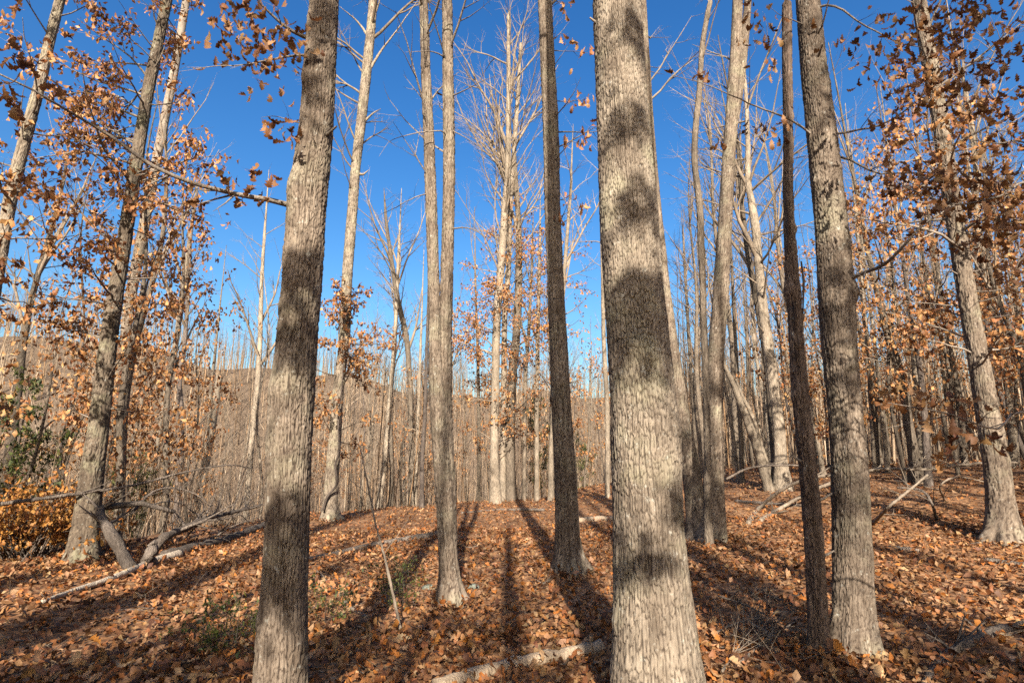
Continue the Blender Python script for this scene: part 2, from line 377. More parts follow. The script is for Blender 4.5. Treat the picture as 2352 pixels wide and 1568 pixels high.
# ------------------------------------------------------------------ branch growth
def rv(): return Vector((rnd.gauss(0, 1), rnd.gauss(0, 1), rnd.gauss(0, 1)))
def grow(out, tips, p, d, L, r, lvl, o):
    """o: seg, wander, trop, kids[lvl], ang[lvl], ratio"""
    n = max(3, min(14, int(L / o['seg'][lvl]) + 2)); st = L / (n - 1); p = p.copy(); d = d.normalized()
    pts, ds, rad = [p.copy()], [d.copy()], [r]
    for i in range(1, n):
        d = (d + rv() * o['wander'] + Vector((0, 0, o['trop'][lvl]))).normalized()
        p = p + d * st; pts.append(p.copy()); ds.append(d.copy()); rad.append(max(r * (1 - 0.82 * i / (n - 1)), 0.0012))
    out.append((pts, rad))
    last = lvl >= len(o['kids'])
    if last or lvl >= o.get('tiplvl', 9):
        for q, e in zip(pts[1:], ds[1:]): tips.append((q, e))
    if last: return
    k = o['kids'][lvl] * L; k = int(k) + (rnd.random() < k - int(k))
    for j in range(k):
        t = rnd.uniform(o.get('t0', 0.25), 1.0) * (n - 1); i = min(int(t), n - 2); f = t - i
        q = pts[i].lerp(pts[i + 1], f); e = ds[i]
        side = e.cross(rv()).normalized(); an = math.radians(rnd.gauss(o['ang'][lvl], 10))
        nd = e * math.cos(an) + side * math.sin(an)
        if o.get('flat'): nd.z *= o['flat']
        cl = L * rnd.uniform(*o['ratio']) * (1 - 0.55 * t / (n - 1))
        grow(out, tips, q, nd, max(cl, 0.12), max((rad[i]) * 0.62, 0.0014), lvl + 1, o)
BARE = dict(seg=[.5, .3, .22, .2], wander=.10, trop=[.05, .045, .03, .02], kids=[2.5, 3.2], ang=[45, 45, 45], ratio=(.35, .62))
BAREF = dict(seg=[.6, .35, .25, .2], wander=.10, trop=[.06, .05, .03, .02], kids=[1.6, 2.2, 2.2], ang=[36, 40, 45], ratio=(.38, .66))
LEAFY = dict(seg=[.3, .2, .15], wander=.13, trop=[.01, 0, -.02], kids=[3.2, 4.5], ang=[48, 50], ratio=(.3, .55), flat=.6, tiplvl=1)
def crown(path, rad, f0, f1, n, length, o, elev=(25, 60), azr=(0, 360), rfac=.42):
    """branches along a trunk path (list of Vectors) between fractions f0..f1"""
    out, tips = [], []
    m = len(path)
    for j in range(n):
        f = f0 + (f1 - f0) * (j + rnd.random()) / n; t = f * (m - 1); i = min(int(t), m - 2)
        p = path[i].lerp(path[i + 1], t - i); r = rad[i] + (rad[i + 1] - rad[i]) * (t - i)
        az = math.radians(rnd.uniform(*azr)); el = math.radians(rnd.uniform(*elev))
        d = Vector((math.cos(az) * math.cos(el), math.sin(az) * math.cos(el), math.sin(el)))
        u = (f - f0) / max(f1 - f0, 1e-6); ln = length * rnd.uniform(.55, 1.1) * (0.6 + 0.9 * u if u < .4 else 1.15 - .85 * (u - .4) / .6)
        grow(out, tips, p, d, max(ln, .3), min(r * rfac * rnd.uniform(.6, 1.1), r * .8, 0.012 * ln + .003), 0, o)
    return out, tips
def leaders(path, rad, n, h, o):
    out, tips = [], []; m = len(path)
    for j in range(n):
        i = int(rnd.uniform(.45, .82) * (m - 1)); az = rnd.uniform(0, 6.283); el = math.radians(rnd.uniform(58, 78))
        grow(out, tips, path[i], Vector((math.cos(az) * math.cos(el), math.sin(az) * math.cos(el), math.sin(el))), h * rnd.uniform(.2, .34), rad[i] * .62, 0, o)
    return out
LEAD = dict(seg=[.7, .4, .3, .2], wander=.07, trop=[.03, .03, .03, .02], kids=[1.3, 1.8], ang=[34, 40, 45], ratio=(.3, .55))
def tipleaves(tips, keep, k, jit):
    P_ = [q + rv() * jit for q, e in tips if rnd.random() < keep for _ in range(k)]
    return np.array([tuple(q) for q in P_]) if P_ else np.zeros((0, 3))

# ------------------------------------------------------------------ hero trunks with built bark
def bark_trunk(rows, base, dz, na, cw, ch, amp, seed, mat, flare=0.0, knobs=(), roots=5, lump=.045, shag=1.0, low=0.5):
    """rows: (x,y,z,r) going up. Plates are real relief: voronoi cells, proud and uneven, joints recessed."""
    rs = np.random.default_rng(seed)
    Ln = sum((Vector(rows[i + 1][:3]) - Vector(rows[i][:3])).length for i in range(len(rows) - 1))
    n = int(Ln / dz); A = spline(rows, n); C0, R0 = A[:, :3], A[:, 3]
    th = np.linspace(0, 2 * math.pi, na, endpoint=False); th = th + .58 * np.sin(th)      # denser round theta=pi
    th = th - math.pi + math.atan2(-base[1], -base[0])                                     # and that side faces the viewpoint
    s = np.linspace(0, Ln, n); TH, SS = np.meshgrid(th, s)
    Rm = float(np.median(R0)); nu = 2 * max(3, round(math.pi * Rm / cw)); u = TH / (2 * math.pi) * nu; v = np.cumsum(dz / (ch * (1 + low * np.exp(-(s / 1.5) ** 2))))[:, None] + 0 * TH
    def waves(a0, a1, kmax, fmax, m):
        return sum(rs.uniform(a0, a1) * np.sin(int(rs.integers(-kmax, kmax + 1)) * TH + rs.uniform(-fmax, fmax) * SS + rs.uniform(0, 6.28)) for _ in range(m))
    def cells(u, v, nu):
        iu, iv = np.floor(u).astype(int), np.floor(v).astype(int); nv = int(v.max()) + 6
        ju, jv, jr = rs.random((nu, nv + 8)), rs.random((nu, nv + 8)), rs.random((nu, nv + 8))
        f1 = np.full(u.shape, 9.0); f2 = f1.copy(); cid = np.zeros(u.shape); cdv = np.zeros(u.shape)
        for du in (-1, 0, 1):
            for dv in (-1, 0, 1):
                cu, cv = iu + du, iv + dv; a_, b_ = cu % nu, np.clip(cv + 4, 0, nv + 7)
                ex, ey = cu + .1 + .8 * ju[a_, b_] - u, cv + .05 + .9 * jv[a_, b_] - v
                dd = np.maximum(np.abs(ex), np.abs(ey)) * .6 + .4 * np.sqrt(ex * ex + ey * ey); nw = dd < f1
                f2 = np.where(nw, f1, np.minimum(f2, dd)); f1 = np.where(nw, dd, f1); cid = np.where(nw, jr[a_, b_], cid); cdv = np.where(nw, ey, cdv)
        return f2 - f1, cid, cdv
    w1 = waves(.06, .15, 6, 9, 7); w2 = waves(.02, .06, 40, 60, 10); w3 = waves(.15, .3, 12, 30, 6)
    fu = u * .5 + .5 * w1 + .22 * waves(.2, .5, 4, 6, 6) + .6 * w2; fd = np.abs(fu % 1 - .5) * 2; fur = sstep(fd, .03, .22 + .1 * np.clip(waves(.3, .6, 4, 5, 4), -1, 1))
    e, cid, cdv = cells(u + w1 + w2, v + w3 + 2 * w2, nu)
    e2, cid2, cdv2 = cells(1.9 * (u + .6 * w1) + 2.2 * w2, 2.6 * v + 2 * w3 + 3 * w2, round(1.9 * nu))if False else cells(2 * (u + .6 * w1) + 2.2 * w2, 2.6 * v + 2 * w3 + 3 * w2, 2 * nu)
    gap = .14 + .05 * waves(.2, .5, 6, 9, 5)
    pl = sstep(e, .035, np.maximum(gap, .09)); p2 = sstep(e2, .02, .2)
    big = waves(.2, .45, 3, 4, 6)
    disp = amp * (pl * (.55 + .7 * cid) + .16 * p2 * pl * (.4 + cid2) + shag * .4 * cdv * pl * (1 + .5 * big) - .8 - .55 * (1 - fur))
    ru = sum(rs.uniform(.2, .5) * np.sin(k * TH + f * SS + rs.uniform(0, 6)) for k, f in ((2, .9), (3, 1.7), (1, 2.9), (5, 4.1)))
    fi = sum(rs.uniform(.3, .6) * np.sin(k * TH + f * SS + rs.uniform(0, 6)) for k, f in ((23, 31), (31, -47), (17, 71), (41, 19)))
    R = R0[:, None] * (1 + lump * ru) + disp + .04 * amp * fi
    h = C0[:, 2:3] - base[2]
    R = R + flare * np.exp(-np.maximum(h, 0) / .17) * (1 + .45 * np.sin(roots * TH + rs.uniform(0, 6)) + .25 * np.sin((roots + 3) * TH + 1))
    for ang, hz, hr, hh in knobs:                                    # burls and branch collars: angle, height, size, rise
        da = np.abs((TH - ang + math.pi) % (2 * math.pi) - math.pi) * Rm
        R = R + hh * np.exp(-(da ** 2 + (h - hz) ** 2) / hr ** 2)
    Tn = np.gradient(C0, axis=0); Tn /= np.linalg.norm(Tn, axis=1, keepdims=True)
    Bx = np.cross(np.array([[0, 1.0, 0]]), Tn); Bx /= np.linalg.norm(Bx, axis=1, keepdims=True); By = np.cross(Tn, Bx)
    V = C0[:, None] + R[..., None] * (np.cos(TH)[..., None] * Bx[:, None] + np.sin(TH)[..., None] * By[:, None])
    idx = np.arange(n * na).reshape(n, na); a = idx[:-1]; b = np.roll(a, -1, 1); d = idx[1:]; c = np.roll(d, -1, 1)
    crack_tone = np.clip(.05 + .95 * sstep(e, .03, np.maximum(gap * .9, .08)) * (.8 + .2 * p2) * (.35 + .65 * fur), 0, 1)  # low in joints and furrows: brown fissure bark plus painted crack shade
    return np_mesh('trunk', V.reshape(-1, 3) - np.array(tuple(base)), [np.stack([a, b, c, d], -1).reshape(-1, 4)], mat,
                   {'crack_tone': crack_tone.ravel(), 'plate': (.6 * cid + .4 * cid2).ravel()}, smooth=True)
def trace(pts, Y, top=None, below=True):
    """(px,py,w) going up at depth Y -> rows (x,y,z,r); extended down into the ground and up to height top"""
    rows = []
    for x, y, w in pts:
        p, r = PR(x, y, w, Y); rows.append([p.x, p.y, p.z, r])
    if below:
        a, b = rows[0], rows[1]; gr = g(a[0], a[1]) - .12
        if a[2] > gr + .05:
            k = (a[2] - gr) / max(b[2] - a[2], .2); k = min(k, 3)
            rows.insert(0, [a[0] - (b[0] - a[0]) * k * .6, Y, gr, a[3] * (1.03 if k > .3 else 1.0)])
        else: rows[0][2] = gr
    if top and rows[-1][2] < top:
        a, b = rows[-2], rows[-1]; dz = b[2] - a[2]; sl = [(b[i] - a[i]) / dz for i in (0, 1)]
        z0, r0 = b[2], b[3]
        for f in (.33, .66, 1.0):
            z = z0 + (top - z0) * f; rows.append([b[0] + sl[0] * (z - z0) * .6, b[1] + sl[1] * (z - z0) * .6, z, max(r0 * (1 - .85 * f), .012)])
    return rows
def path_of(rows, n=40):
    A = spline(rows, n); return [Vector(r[:3]) for r in A], [float(r[3]) for r in A]
def side_branch(root, pts, r0, o, mat=None, name='branch', r1=None, extra=True):
    """a traced limb [(px,py,Y)...] with twigs; returns tips"""
    W = [P(*q) if len(q) == 3 else Vector(q[:3]) for q in pts]
    n = max(8, int(sum((W[i + 1] - W[i]).length for i in range(len(W) - 1)) / .09)); A = spline([tuple(w) for w in W], n)
    jit = np.cumsum(RNG.normal(0, .004, A.shape), 0); jit -= np.linspace(0, 1, n)[:, None] * jit[-1]; A = A + jit
    r1 = r1 or r0 * .15; rad = [r0 + (r1 - r0) * (i / (n - 1)) ** .8 for i in range(n)]
    path = [Vector(a) for a in A]; out, tips = [(path, rad)], []
    L_ = sum((path[i + 1] - path[i]).length for i in range(n - 1))
    if extra:
        for j in range(int(L_ * o['kids'][0])):
            t = rnd.uniform(.12, 1.0); i = min(int(t * (n - 1)), n - 2); e = (path[i + 1] - path[i]).normalized()
            sd = e.cross(rv()).normalized(); an = math.radians(rnd.gauss(50, 12)); nd = e * math.cos(an) + sd * math.sin(an)
            if o.get('flat'): nd.z *= o['flat']
            grow(out, tips, path[i], nd, rnd.uniform(.25, .7) * min(1.0, L_ * .35), max(rad[i] * .5, .0025), 1, o)
    bo = obj(name, tube_mesh_lod(name, out, mat or M_BRANCH, root.location, .006), root); BR.setdefault(root.name, []).append((bo, A[:, :3]))
    return tips

def split_top(rows, n_ext=3):
    return rows[:-n_ext], rows[-n_ext - 1:]
def upper_tube(rows):
    A = spline(rows, 14); return [(Vector(r[:3]), float(r[3])) for r in A]
def upper_lines(rows):
    u = upper_tube(rows); return ([p for p, _ in u], [r for _, r in u])
def stem_mesh(rows, base, *a, ext=True, **k):
    return bark_trunk(rows[:-3] if ext else rows, base, *a, **k)
def burls(seed, zmax, n=9):
    q = random.Random(seed); return [(q.uniform(-math.pi, 0), q.uniform(.5, zmax), q.uniform(.035, .09), q.uniform(.006, .022)) for _ in range(n)]
def hero(name, label, cat, pts, Y, dz, na, cw, ch, amp, seed, mat=M_OAK, top=17, flare=.05, crown_n=10, crown_len=3.2, f0=.55, group=None, **k):
    rows = trace(pts, Y, top); base = Vector((rows[0][0], rows[0][1], g(rows[0][0], rows[0][1])))
    root = thing(name, base, label, cat, group)
    ext = bool(top) and name != 'dead_snag'; k['knobs'] = list(k.get('knobs', ())) + burls(seed, rows[-4][2])
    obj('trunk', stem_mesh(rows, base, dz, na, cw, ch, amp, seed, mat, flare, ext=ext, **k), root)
    if ext: obj('upper_trunk', tube_mesh('upper_trunk', [upper_lines(rows[-4:])], 14, M_BRANCH, base), root)
    path, rad = path_of(rows, 60); q = random.Random(seed + 50)
    for _ in range(3):                                              # broken branch stubs
        i = q.randrange(8, 34); az = q.uniform(-math.pi, 0); d = Vector((math.cos(az), math.sin(az), q.uniform(.1, .7))); p0 = path[i] + d * rad[i] * .7; ln = q.uniform(.05, .16)
        obj('branch_stub', tube_mesh('branch_stub', [([p0, p0 + d * ln * .5, p0 + d * ln + Vector((0, 0, .01))], [.016, .012, .007])], 6, M_BRANCH, base), root)
    if crown_n:
        out, tips = crown(path, rad, f0, .99, crown_n, crown_len, BARE)
        obj('crown', tube_mesh_lod('crown', out, M_BRANCH, base), root)
    return root, path, rad

# the oak left of centre
H1Y = 3.9
h1, h1p, h1r = hero('oak_tree', 'rough barked oak left of centre with long leafy limb reaching left', 'tree',
    [(645, 1568, 116), (653, 1400, 104), (660, 1200, 96), (665, 1000, 99), (671, 900, 99), (682, 780, 88), (697, 600, 85), (707, 450, 83), (725, 300, 73), (736, 150, 68), (746, 0, 62)],
    H1Y, .0095, 139, .020, .060, .009, 1, M_OAK, 16, .03, knobs=[(math.pi + 1.2, 1.63 + 1.95, .10, .035), (-1.9, 2.1, .09, .02), (-1.2, 2.25, .10, .018)])
# the giant right of centre
H2Y = 4.05
h2, h2p, h2r = hero('oak_tree', 'thickest pale barked oak in the foreground right of centre', 'tree',
    [(1511, 1568, 212), (1507, 1480, 196), (1499, 1350, 178), (1490, 1200, 161), (1480, 1000, 158), (1472, 900, 146), (1459, 700, 133), (1444, 500, 128), (1432, 300, 115), (1425, 150, 110), (1416, 0, 107)],
    H2Y, .0092, 185, .0185, .058, .009, 2, M_OAK2, 19, .05, low=1.3, knobs=[(-1.35, 2.35, .05, .02), (-1.8, 1.9, .05, .012)], crown_len=4.2)
# twin-stemmed oak in the middle
b3 = G(1036, 1385); H3Y = b3.y
r3a = trace([(1036, 1385, 56), (1030, 1300, 43), (1022, 1150, 41), (1010, 1000, 39), (1001, 850, 34), (999, 760, 29), (995, 620, 26), (988, 400, 25), (980, 200, 22), (972, 0, 19)], H3Y, 15)
r3b = trace([(1034, 1330, 36), (1030, 1150, 36), (1022, 1000, 36), (1021, 850, 33), (1024, 720, 29), (1030, 500, 28), (1031, 300, 27), (1029, 150, 25), (1027, 0, 23)], H3Y + .06, 16, below=False)
h3 = thing('oak_tree', b3, 'slim oak with two close parallel stems in the middle', 'tree')
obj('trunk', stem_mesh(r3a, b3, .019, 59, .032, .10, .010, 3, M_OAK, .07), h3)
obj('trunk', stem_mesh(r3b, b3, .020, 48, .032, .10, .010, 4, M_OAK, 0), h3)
for rows in (r3a, r3b):
    obj('upper_trunk', tube_mesh('upper_trunk', [upper_lines(rows[-4:])], 10, M_BRANCH, b3), h3)
    pth, rd = path_of(rows, 50); out, tips = crown(pth, rd, .36, .99, 16, 2.4, BARE); obj('crown', tube_mesh_lod('crown', out, M_BRANCH, b3), h3)
# the shaded oak
b4 = G(1308, 1312)
h4, h4p, h4r = hero('oak_tree', 'straight oak standing wholly in shade left of the thickest trunk', 'tree',
    [(1308, 1312, 72), (1303, 1240, 56), (1299, 1100, 50), (1290, 950, 45), (1283, 800, 42), (1276, 650, 38), (1270, 500, 36), (1265, 300, 35), (1258, 150, 33), (1251, 0, 31)],
    b4.y, .020, 71, .04, .13, .013, 5, M_OAK, 17, .09)
# the forked tree behind the giant
b5 = G(1622, 1246)
h5 = thing('forked_tree', b5, 'grey tree forked from its base just right of the thickest trunk', 'tree')
r5a = trace([(1626, 1248, 88), (1634, 1195, 64), (1640, 1100, 44), (1640, 950, 36), (1646, 800, 35), (1657, 650, 34), (1666, 500, 31), (1676, 330, 29), (1685, 200, 26), (1692, 80, 24), (1694, 0, 22)], b5.y, 16)
r5b = trace([(1612, 1246, 80), (1604, 1190, 54), (1590, 1100, 42), (1574, 1000, 36), (1553, 860, 31), (1536, 740, 28), (1520, 600, 25), (1500, 400, 22), (1487, 200, 19), (1476, 0, 16)], b5.y + .12, 13)
r5c = trace([(1672, 380, 18), (1690, 260, 18), (1702, 180, 18), (1712, 80, 17), (1718, 0, 16)], b5.y - .05, 15, below=False)
for i, rows in enumerate((r5a, r5b, r5c)):
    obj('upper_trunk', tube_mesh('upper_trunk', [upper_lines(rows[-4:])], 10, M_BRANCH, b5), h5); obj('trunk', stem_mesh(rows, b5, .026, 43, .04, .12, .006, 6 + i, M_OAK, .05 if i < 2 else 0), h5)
    pth, rd = path_of(rows, 50); out, tips = crown(pth, rd, .6, .99, 7, 2.6, BARE); obj('crown', tube_mesh_lod('crown', out, M_BRANCH, b5), h5)
# dark snag
b6 = G(1884, 1512)
h6, h6p, h6r = hero('dead_snag', 'dark dead tree with shredding bark left of the right oak', 'tree',
    [(1884, 1512, 46), (1878, 1400, 42), (1871, 1250, 40), (1858, 1100, 37), (1843, 950, 35), (1830, 800, 31), (1824, 700, 28), (1815, 560, 25), (1811, 450, 21), (1810, 300, 21), (1808, 150, 21), (1807, 20, 20)],
    b6.y, .015, 52, .035, .16, .010, 9, M_SNAG, 6.6, .02, crown_n=0, knobs=[(-.2, 3.0, .05, .02), (3.3, 3.25, .10, .03), (-.1, 3.9, .05, .025)], shag=1.6)
for k, (x, y0, y1, w) in enumerate([(1806, 455, 580, 9), (1822, 690, 760, 8), (1841, 600, 720, 7), (1826, 800, 830, 9)]):   # loose bark slabs
    p0, p1 = P(x, y0, b6.y - .07), P(x + 4, y1, b6.y - .06)
    lines = [([p0, p0.lerp(p1, .4) + Vector((.01, -.015, 0)), p1], [.008, .012, .006])]
    obj('bark_slab', tube_mesh('bark_slab', lines, 5, M_SNAG, b6), h6)
# right oak
b7 = G(1960, 1508)
h7, h7p, h7r = hero('oak_tree', 'sunlit oak on the right with leafy limbs on both sides', 'tree',
    [(1960, 1508, 94), (1960, 1400, 84), (1957, 1250, 80), (1952, 1100, 76), (1945, 1000, 70), (1938, 900, 69), (1924, 750, 72), (1917, 650, 72), (1908, 500, 66), (1886, 300, 61), (1869, 150, 54), (1855, 0, 50)],
    b7.y, .0115, 115, .021, .062, .009, 10, M_OAK, 15, .07, knobs=[(-.35, 3.25, .09, .045), (-2.8, 4.4, .06, .02)])
# far right oak
b8 = G(2306, 1242)
h8, h8p, h8r = hero('oak_tree', 'grey oak near the right edge with flared foot', 'tree',
    [(2306, 1242, 72), (2300, 1170, 56), (2290, 1080, 50), (2274, 980, 46), (2252, 850, 41), (2228, 720, 37), (2202, 560, 35), (2180, 420, 33), (2160, 280, 31), (2135, 140, 30), (2110, 0, 28)],
    b8.y, .026, 56, .05, .14, .014, 11, M_OAK, 15, .09)
# left oak and companions
b9 = G(190, 1286)
h9, h9p, h9r = hero('oak_tree', 'leaning leafy oak at the left, with fallen limb at its foot', 'tree',
    [(190, 1286, 64), (196, 1220, 54), (210, 1100, 47), (224, 1000, 42), (238, 880, 38), (250, 780, 35), (275, 620, 30), (300, 460, 27), (325, 300, 24), (350, 160, 23), (384, 0, 21)],
    b9.y, .026, 56, .045, .14, .012, 12, M_OAK3, 14, .08, crown_n=0)
b9b = G(222, 1245)
r9b = trace([(222, 1245, 30), (212, 1190, 26), (216, 1150, 24), (230, 1085, 22), (250, 1020, 22), (263, 940, 22), (272, 880, 22), (285, 800, 22), (297, 700, 22), (325, 550, 22), (350, 415, 20), (380, 265, 19), (400, 165, 18), (428, 0, 16)], b9b.y + 1.2, 15)
h10 = thing('oak_tree', Vector((r9b[0][0], r9b[0][1], g(r9b[0][0], r9b[0][1]))), 'pale leafy oak directly behind the leaning left oak', 'tree')
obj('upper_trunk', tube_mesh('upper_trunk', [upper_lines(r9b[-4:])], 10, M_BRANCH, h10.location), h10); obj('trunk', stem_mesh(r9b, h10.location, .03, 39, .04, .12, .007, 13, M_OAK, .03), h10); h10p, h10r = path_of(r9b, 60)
r11 = trace([(-30, 760, 25), (0, 590, 25), (30, 430, 25), (60, 310, 24), (90, 200, 22), (115, 90, 20), (138, 0, 19)], 8.2, 14)
h11 = thing('oak_tree', Vector((r11[0][0], r11[0][1], g(r11[0][0], r11[0][1]))), 'leaning pale trunk crossing the upper left corner', 'tree')
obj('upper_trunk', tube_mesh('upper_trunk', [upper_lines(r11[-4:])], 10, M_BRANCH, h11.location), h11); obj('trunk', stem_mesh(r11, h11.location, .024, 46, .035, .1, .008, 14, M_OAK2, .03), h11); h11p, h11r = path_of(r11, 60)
# the sunlit oak with a vine
b12 = G(760, 1193)
r12 = trace([(760, 1193, 40), (759, 1150, 33), (762, 1096, 30), (771, 990, 27), (777, 894, 25), (792, 767, 24), (798, 625, 23), (808, 500, 23), (818, 375, 22), (833, 250, 22), (846, 125, 21), (858, 0, 19)], b12.y, 24)
h12 = thing('oak_tree', b12, 'bright sunlit oak with a vine up its foot behind the left trunk', 'tree')
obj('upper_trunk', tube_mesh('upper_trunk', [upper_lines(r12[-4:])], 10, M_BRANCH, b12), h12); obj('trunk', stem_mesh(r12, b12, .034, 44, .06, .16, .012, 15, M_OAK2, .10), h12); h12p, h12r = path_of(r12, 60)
vine = [P(x, y, b12.y - .32) for x, y in ((742, 1172), (752, 1140), (774, 1110), (770, 1070), (779, 1030), (777, 960), (786, 880), (790, 800))]
obj('woody_vine', tube_mesh('woody_vine', [([Vector(q) for q in spline([tuple(p) for p in vine], 40)], [.035 - .0004 * i for i in range(40)])], 6, M_DARK, b12), h12)
out, tips = crown(h12p, h12r, .42, .99, 30, 4.0, BARE); obj('crown', tube_mesh_lod('crown', out, M_TWIG, b12), h12)
print('heroes', round(time.time() - T0, 1))

# ------------------------------------------------------------------ traced limbs of the heroes and their leaves
t1 = side_branch(h1, [(672, 474, H1Y), (628, 462, 3.8), (540, 445, 3.65), (450, 420, 3.5), (380, 390, 3.4), (330, 362, 3.35), (260, 310, 3.25), (180, 262, 3.1), (90, 210, 2.95), (0, 170, 2.85), (-120, 120, 2.7)], .021,
                 dict(LEAFY, kids=[4.0, 4.0], trop=[0, 0, -.02]))
pos = tipleaves(t1, .14, 1, .03)
expl = [(240, 385, 3.2, 5), (50, 20, 2.4, 4), (38, 120, 2.7, 5), (60, 145, 2.7, 4), (118, 195, 2.9, 3), (10, 190, 2.7, 5), (30, 225, 2.8, 6), (45, 240, 2.8, 5), (575, 395, 3.6, 4), (628, 410, 3.7, 3), (578, 425, 3.6, 4), (500, 420, 3.5, 5), (540, 460, 3.65, 3),
        (610, 450, 3.75, 4), (465, 455, 3.5, 4), (530, 410, 3.5, 4), (430, 430, 3.4, 2)]
ex = [P(x + rnd.uniform(-12, 12), y + rnd.uniform(-12, 12), Yd + rnd.uniform(-.05, .05)) for x, y, Yd, n in expl for _ in range(n)]
pos = np.vstack([pos, np.array([tuple(p) for p in ex])])
t1b = side_branch(h1, [(722, 90, H1Y), (690, 80, 3.85), (650, 55, 3.75), (610, 20, 3.65), (560, -40, 3.5)], .02, LEAFY)
t1c = side_branch(h1, [(715, 128, H1Y), (660, 130, 3.8), (600, 140, 3.7), (540, 150, 3.6), (430, 155, 3.5)], .010, LEAFY)
t1d = side_branch(h1, [(704, 285, H1Y), (670, 280, 3.85), (640, 268, 3.8), (600, 270, 3.7)], .006, LEAFY)
ex = []
for cx, cy, sx_, sy_, n in [(545, 60, 38, 45, 42), (610, 60, 45, 45, 45), (590, 120, 45, 35, 40), (670, 100, 25, 40, 26), (600, 190, 40, 22, 14), (520, 20, 25, 20, 12), (610, 285, 16, 14, 8), (650, 295, 14, 18, 8), (680, 290, 8, 20, 6)]:
    for _ in range(n): ex.append(P(rnd.gauss(cx, sx_), rnd.gauss(cy, sy_), rnd.gauss(3.75, .22)))
pos = np.vstack([pos, np.array([tuple(p) for p in ex]), tipleaves(t1d, .25, 1, .02)])
dress(h1, pos, .082, PAL_TREE * .7, 'tree', 300, 0)

# right oak limbs
t7 = []
t7 += side_branch(h7, [(1875, 318, b7.y), (1835, 290, b7.y - .1), (1780, 262, b7.y - .2), (1720, 240, b7.y - .3), (1640, 200, b7.y - .4), (1580, 182, b7.y - .5), (1540, 172, b7.y - .5)], .014, dict(LEAFY, kids=[2.0, 3.0]))
t7 += side_branch(h7, [(1930, 650, b7.y), (1975, 630, b7.y - .2), (2030, 605, b7.y - .5), (2075, 560, b7.y - .7), (2110, 520, b7.y - .8), (2170, 480, b7.y - .9), (2260, 430, b7.y - 1.0), (2400, 370, b7.y - 1.1)], .02, LEAFY)
t7 += side_branch(h7, [(1905, 355, b7.y), (1950, 365, b7.y - .1), (2010, 395, b7.y - .2), (2080, 395, b7.y - .4), (2200, 400, b7.y - .6)], .014, LEAFY)
t7 += side_branch(h7, [(1890, 310, b7.y), (1960, 300, b7.y), (2050, 270, b7.y - .2), (2200, 160, b7.y - .4), (2352, 120, b7.y - .5)], .013, LEAFY)
t7 += side_branch(h7, [(1862, 110, b7.y), (1890, 60, b7.y - .2), (1905, 0, b7.y - .4), (1930, -80, b7.y - .6)], .015, LEAFY)
t7 += side_branch(h7, [(1862, 20, b7.y), (1920, 15, b7.y - .2), (1990, 60, b7.y - .2), (2080, 100, b7.y - .3), (2180, 110, b7.y - .3)], .014, LEAFY)
t7 += side_branch(h7, [(1850, 60, b7.y), (1800, 40, b7.y - .3), (1760, 10, b7.y - .5)], .009, LEAFY)
pos = tipleaves(t7, .075, 1, .05)
ex = []
for cx, cy, sx_, sy_, n, Yd in [(1745, 30, 24, 20, 16, 4.6), (1760, 62, 14, 14, 9, 4.6), (1775, 140, 14, 12, 9, 4.9), (1600, 170, 36, 6, 9, 4.8), (1800, 270, 10, 14, 8, 4.9), (1755, 300, 26, 14, 16, 4.9), (1650, 325, 10, 10, 5, 4.9), (1700, 85, 20, 10, 5, 4.9),
                               (2150, 60, 60, 50, 120, 4.4), (2080, 100, 60, 40, 60, 4.4), (2190, 160, 60, 40, 80, 4.3), (2240, 30, 50, 30, 60, 4.3), (2090, 210, 50, 40, 40, 4.2), (2230, 240, 60, 40, 60, 4.2), (2330, 90, 40, 50, 40, 4.2), (1930, 100, 14, 14, 7, 5.0), (2000, 130, 30, 20, 12, 4.7)]:
    for _ in range(n): ex.append(P(rnd.gauss(cx, sx_), rnd.gauss(cy, sy_), rnd.gauss(Yd, .2)))
pos = np.vstack([pos, np.array([tuple(p) for p in ex])])
dress(h7, pos, .086, PAL_TREE * .62, 'tree7', 300, 0)

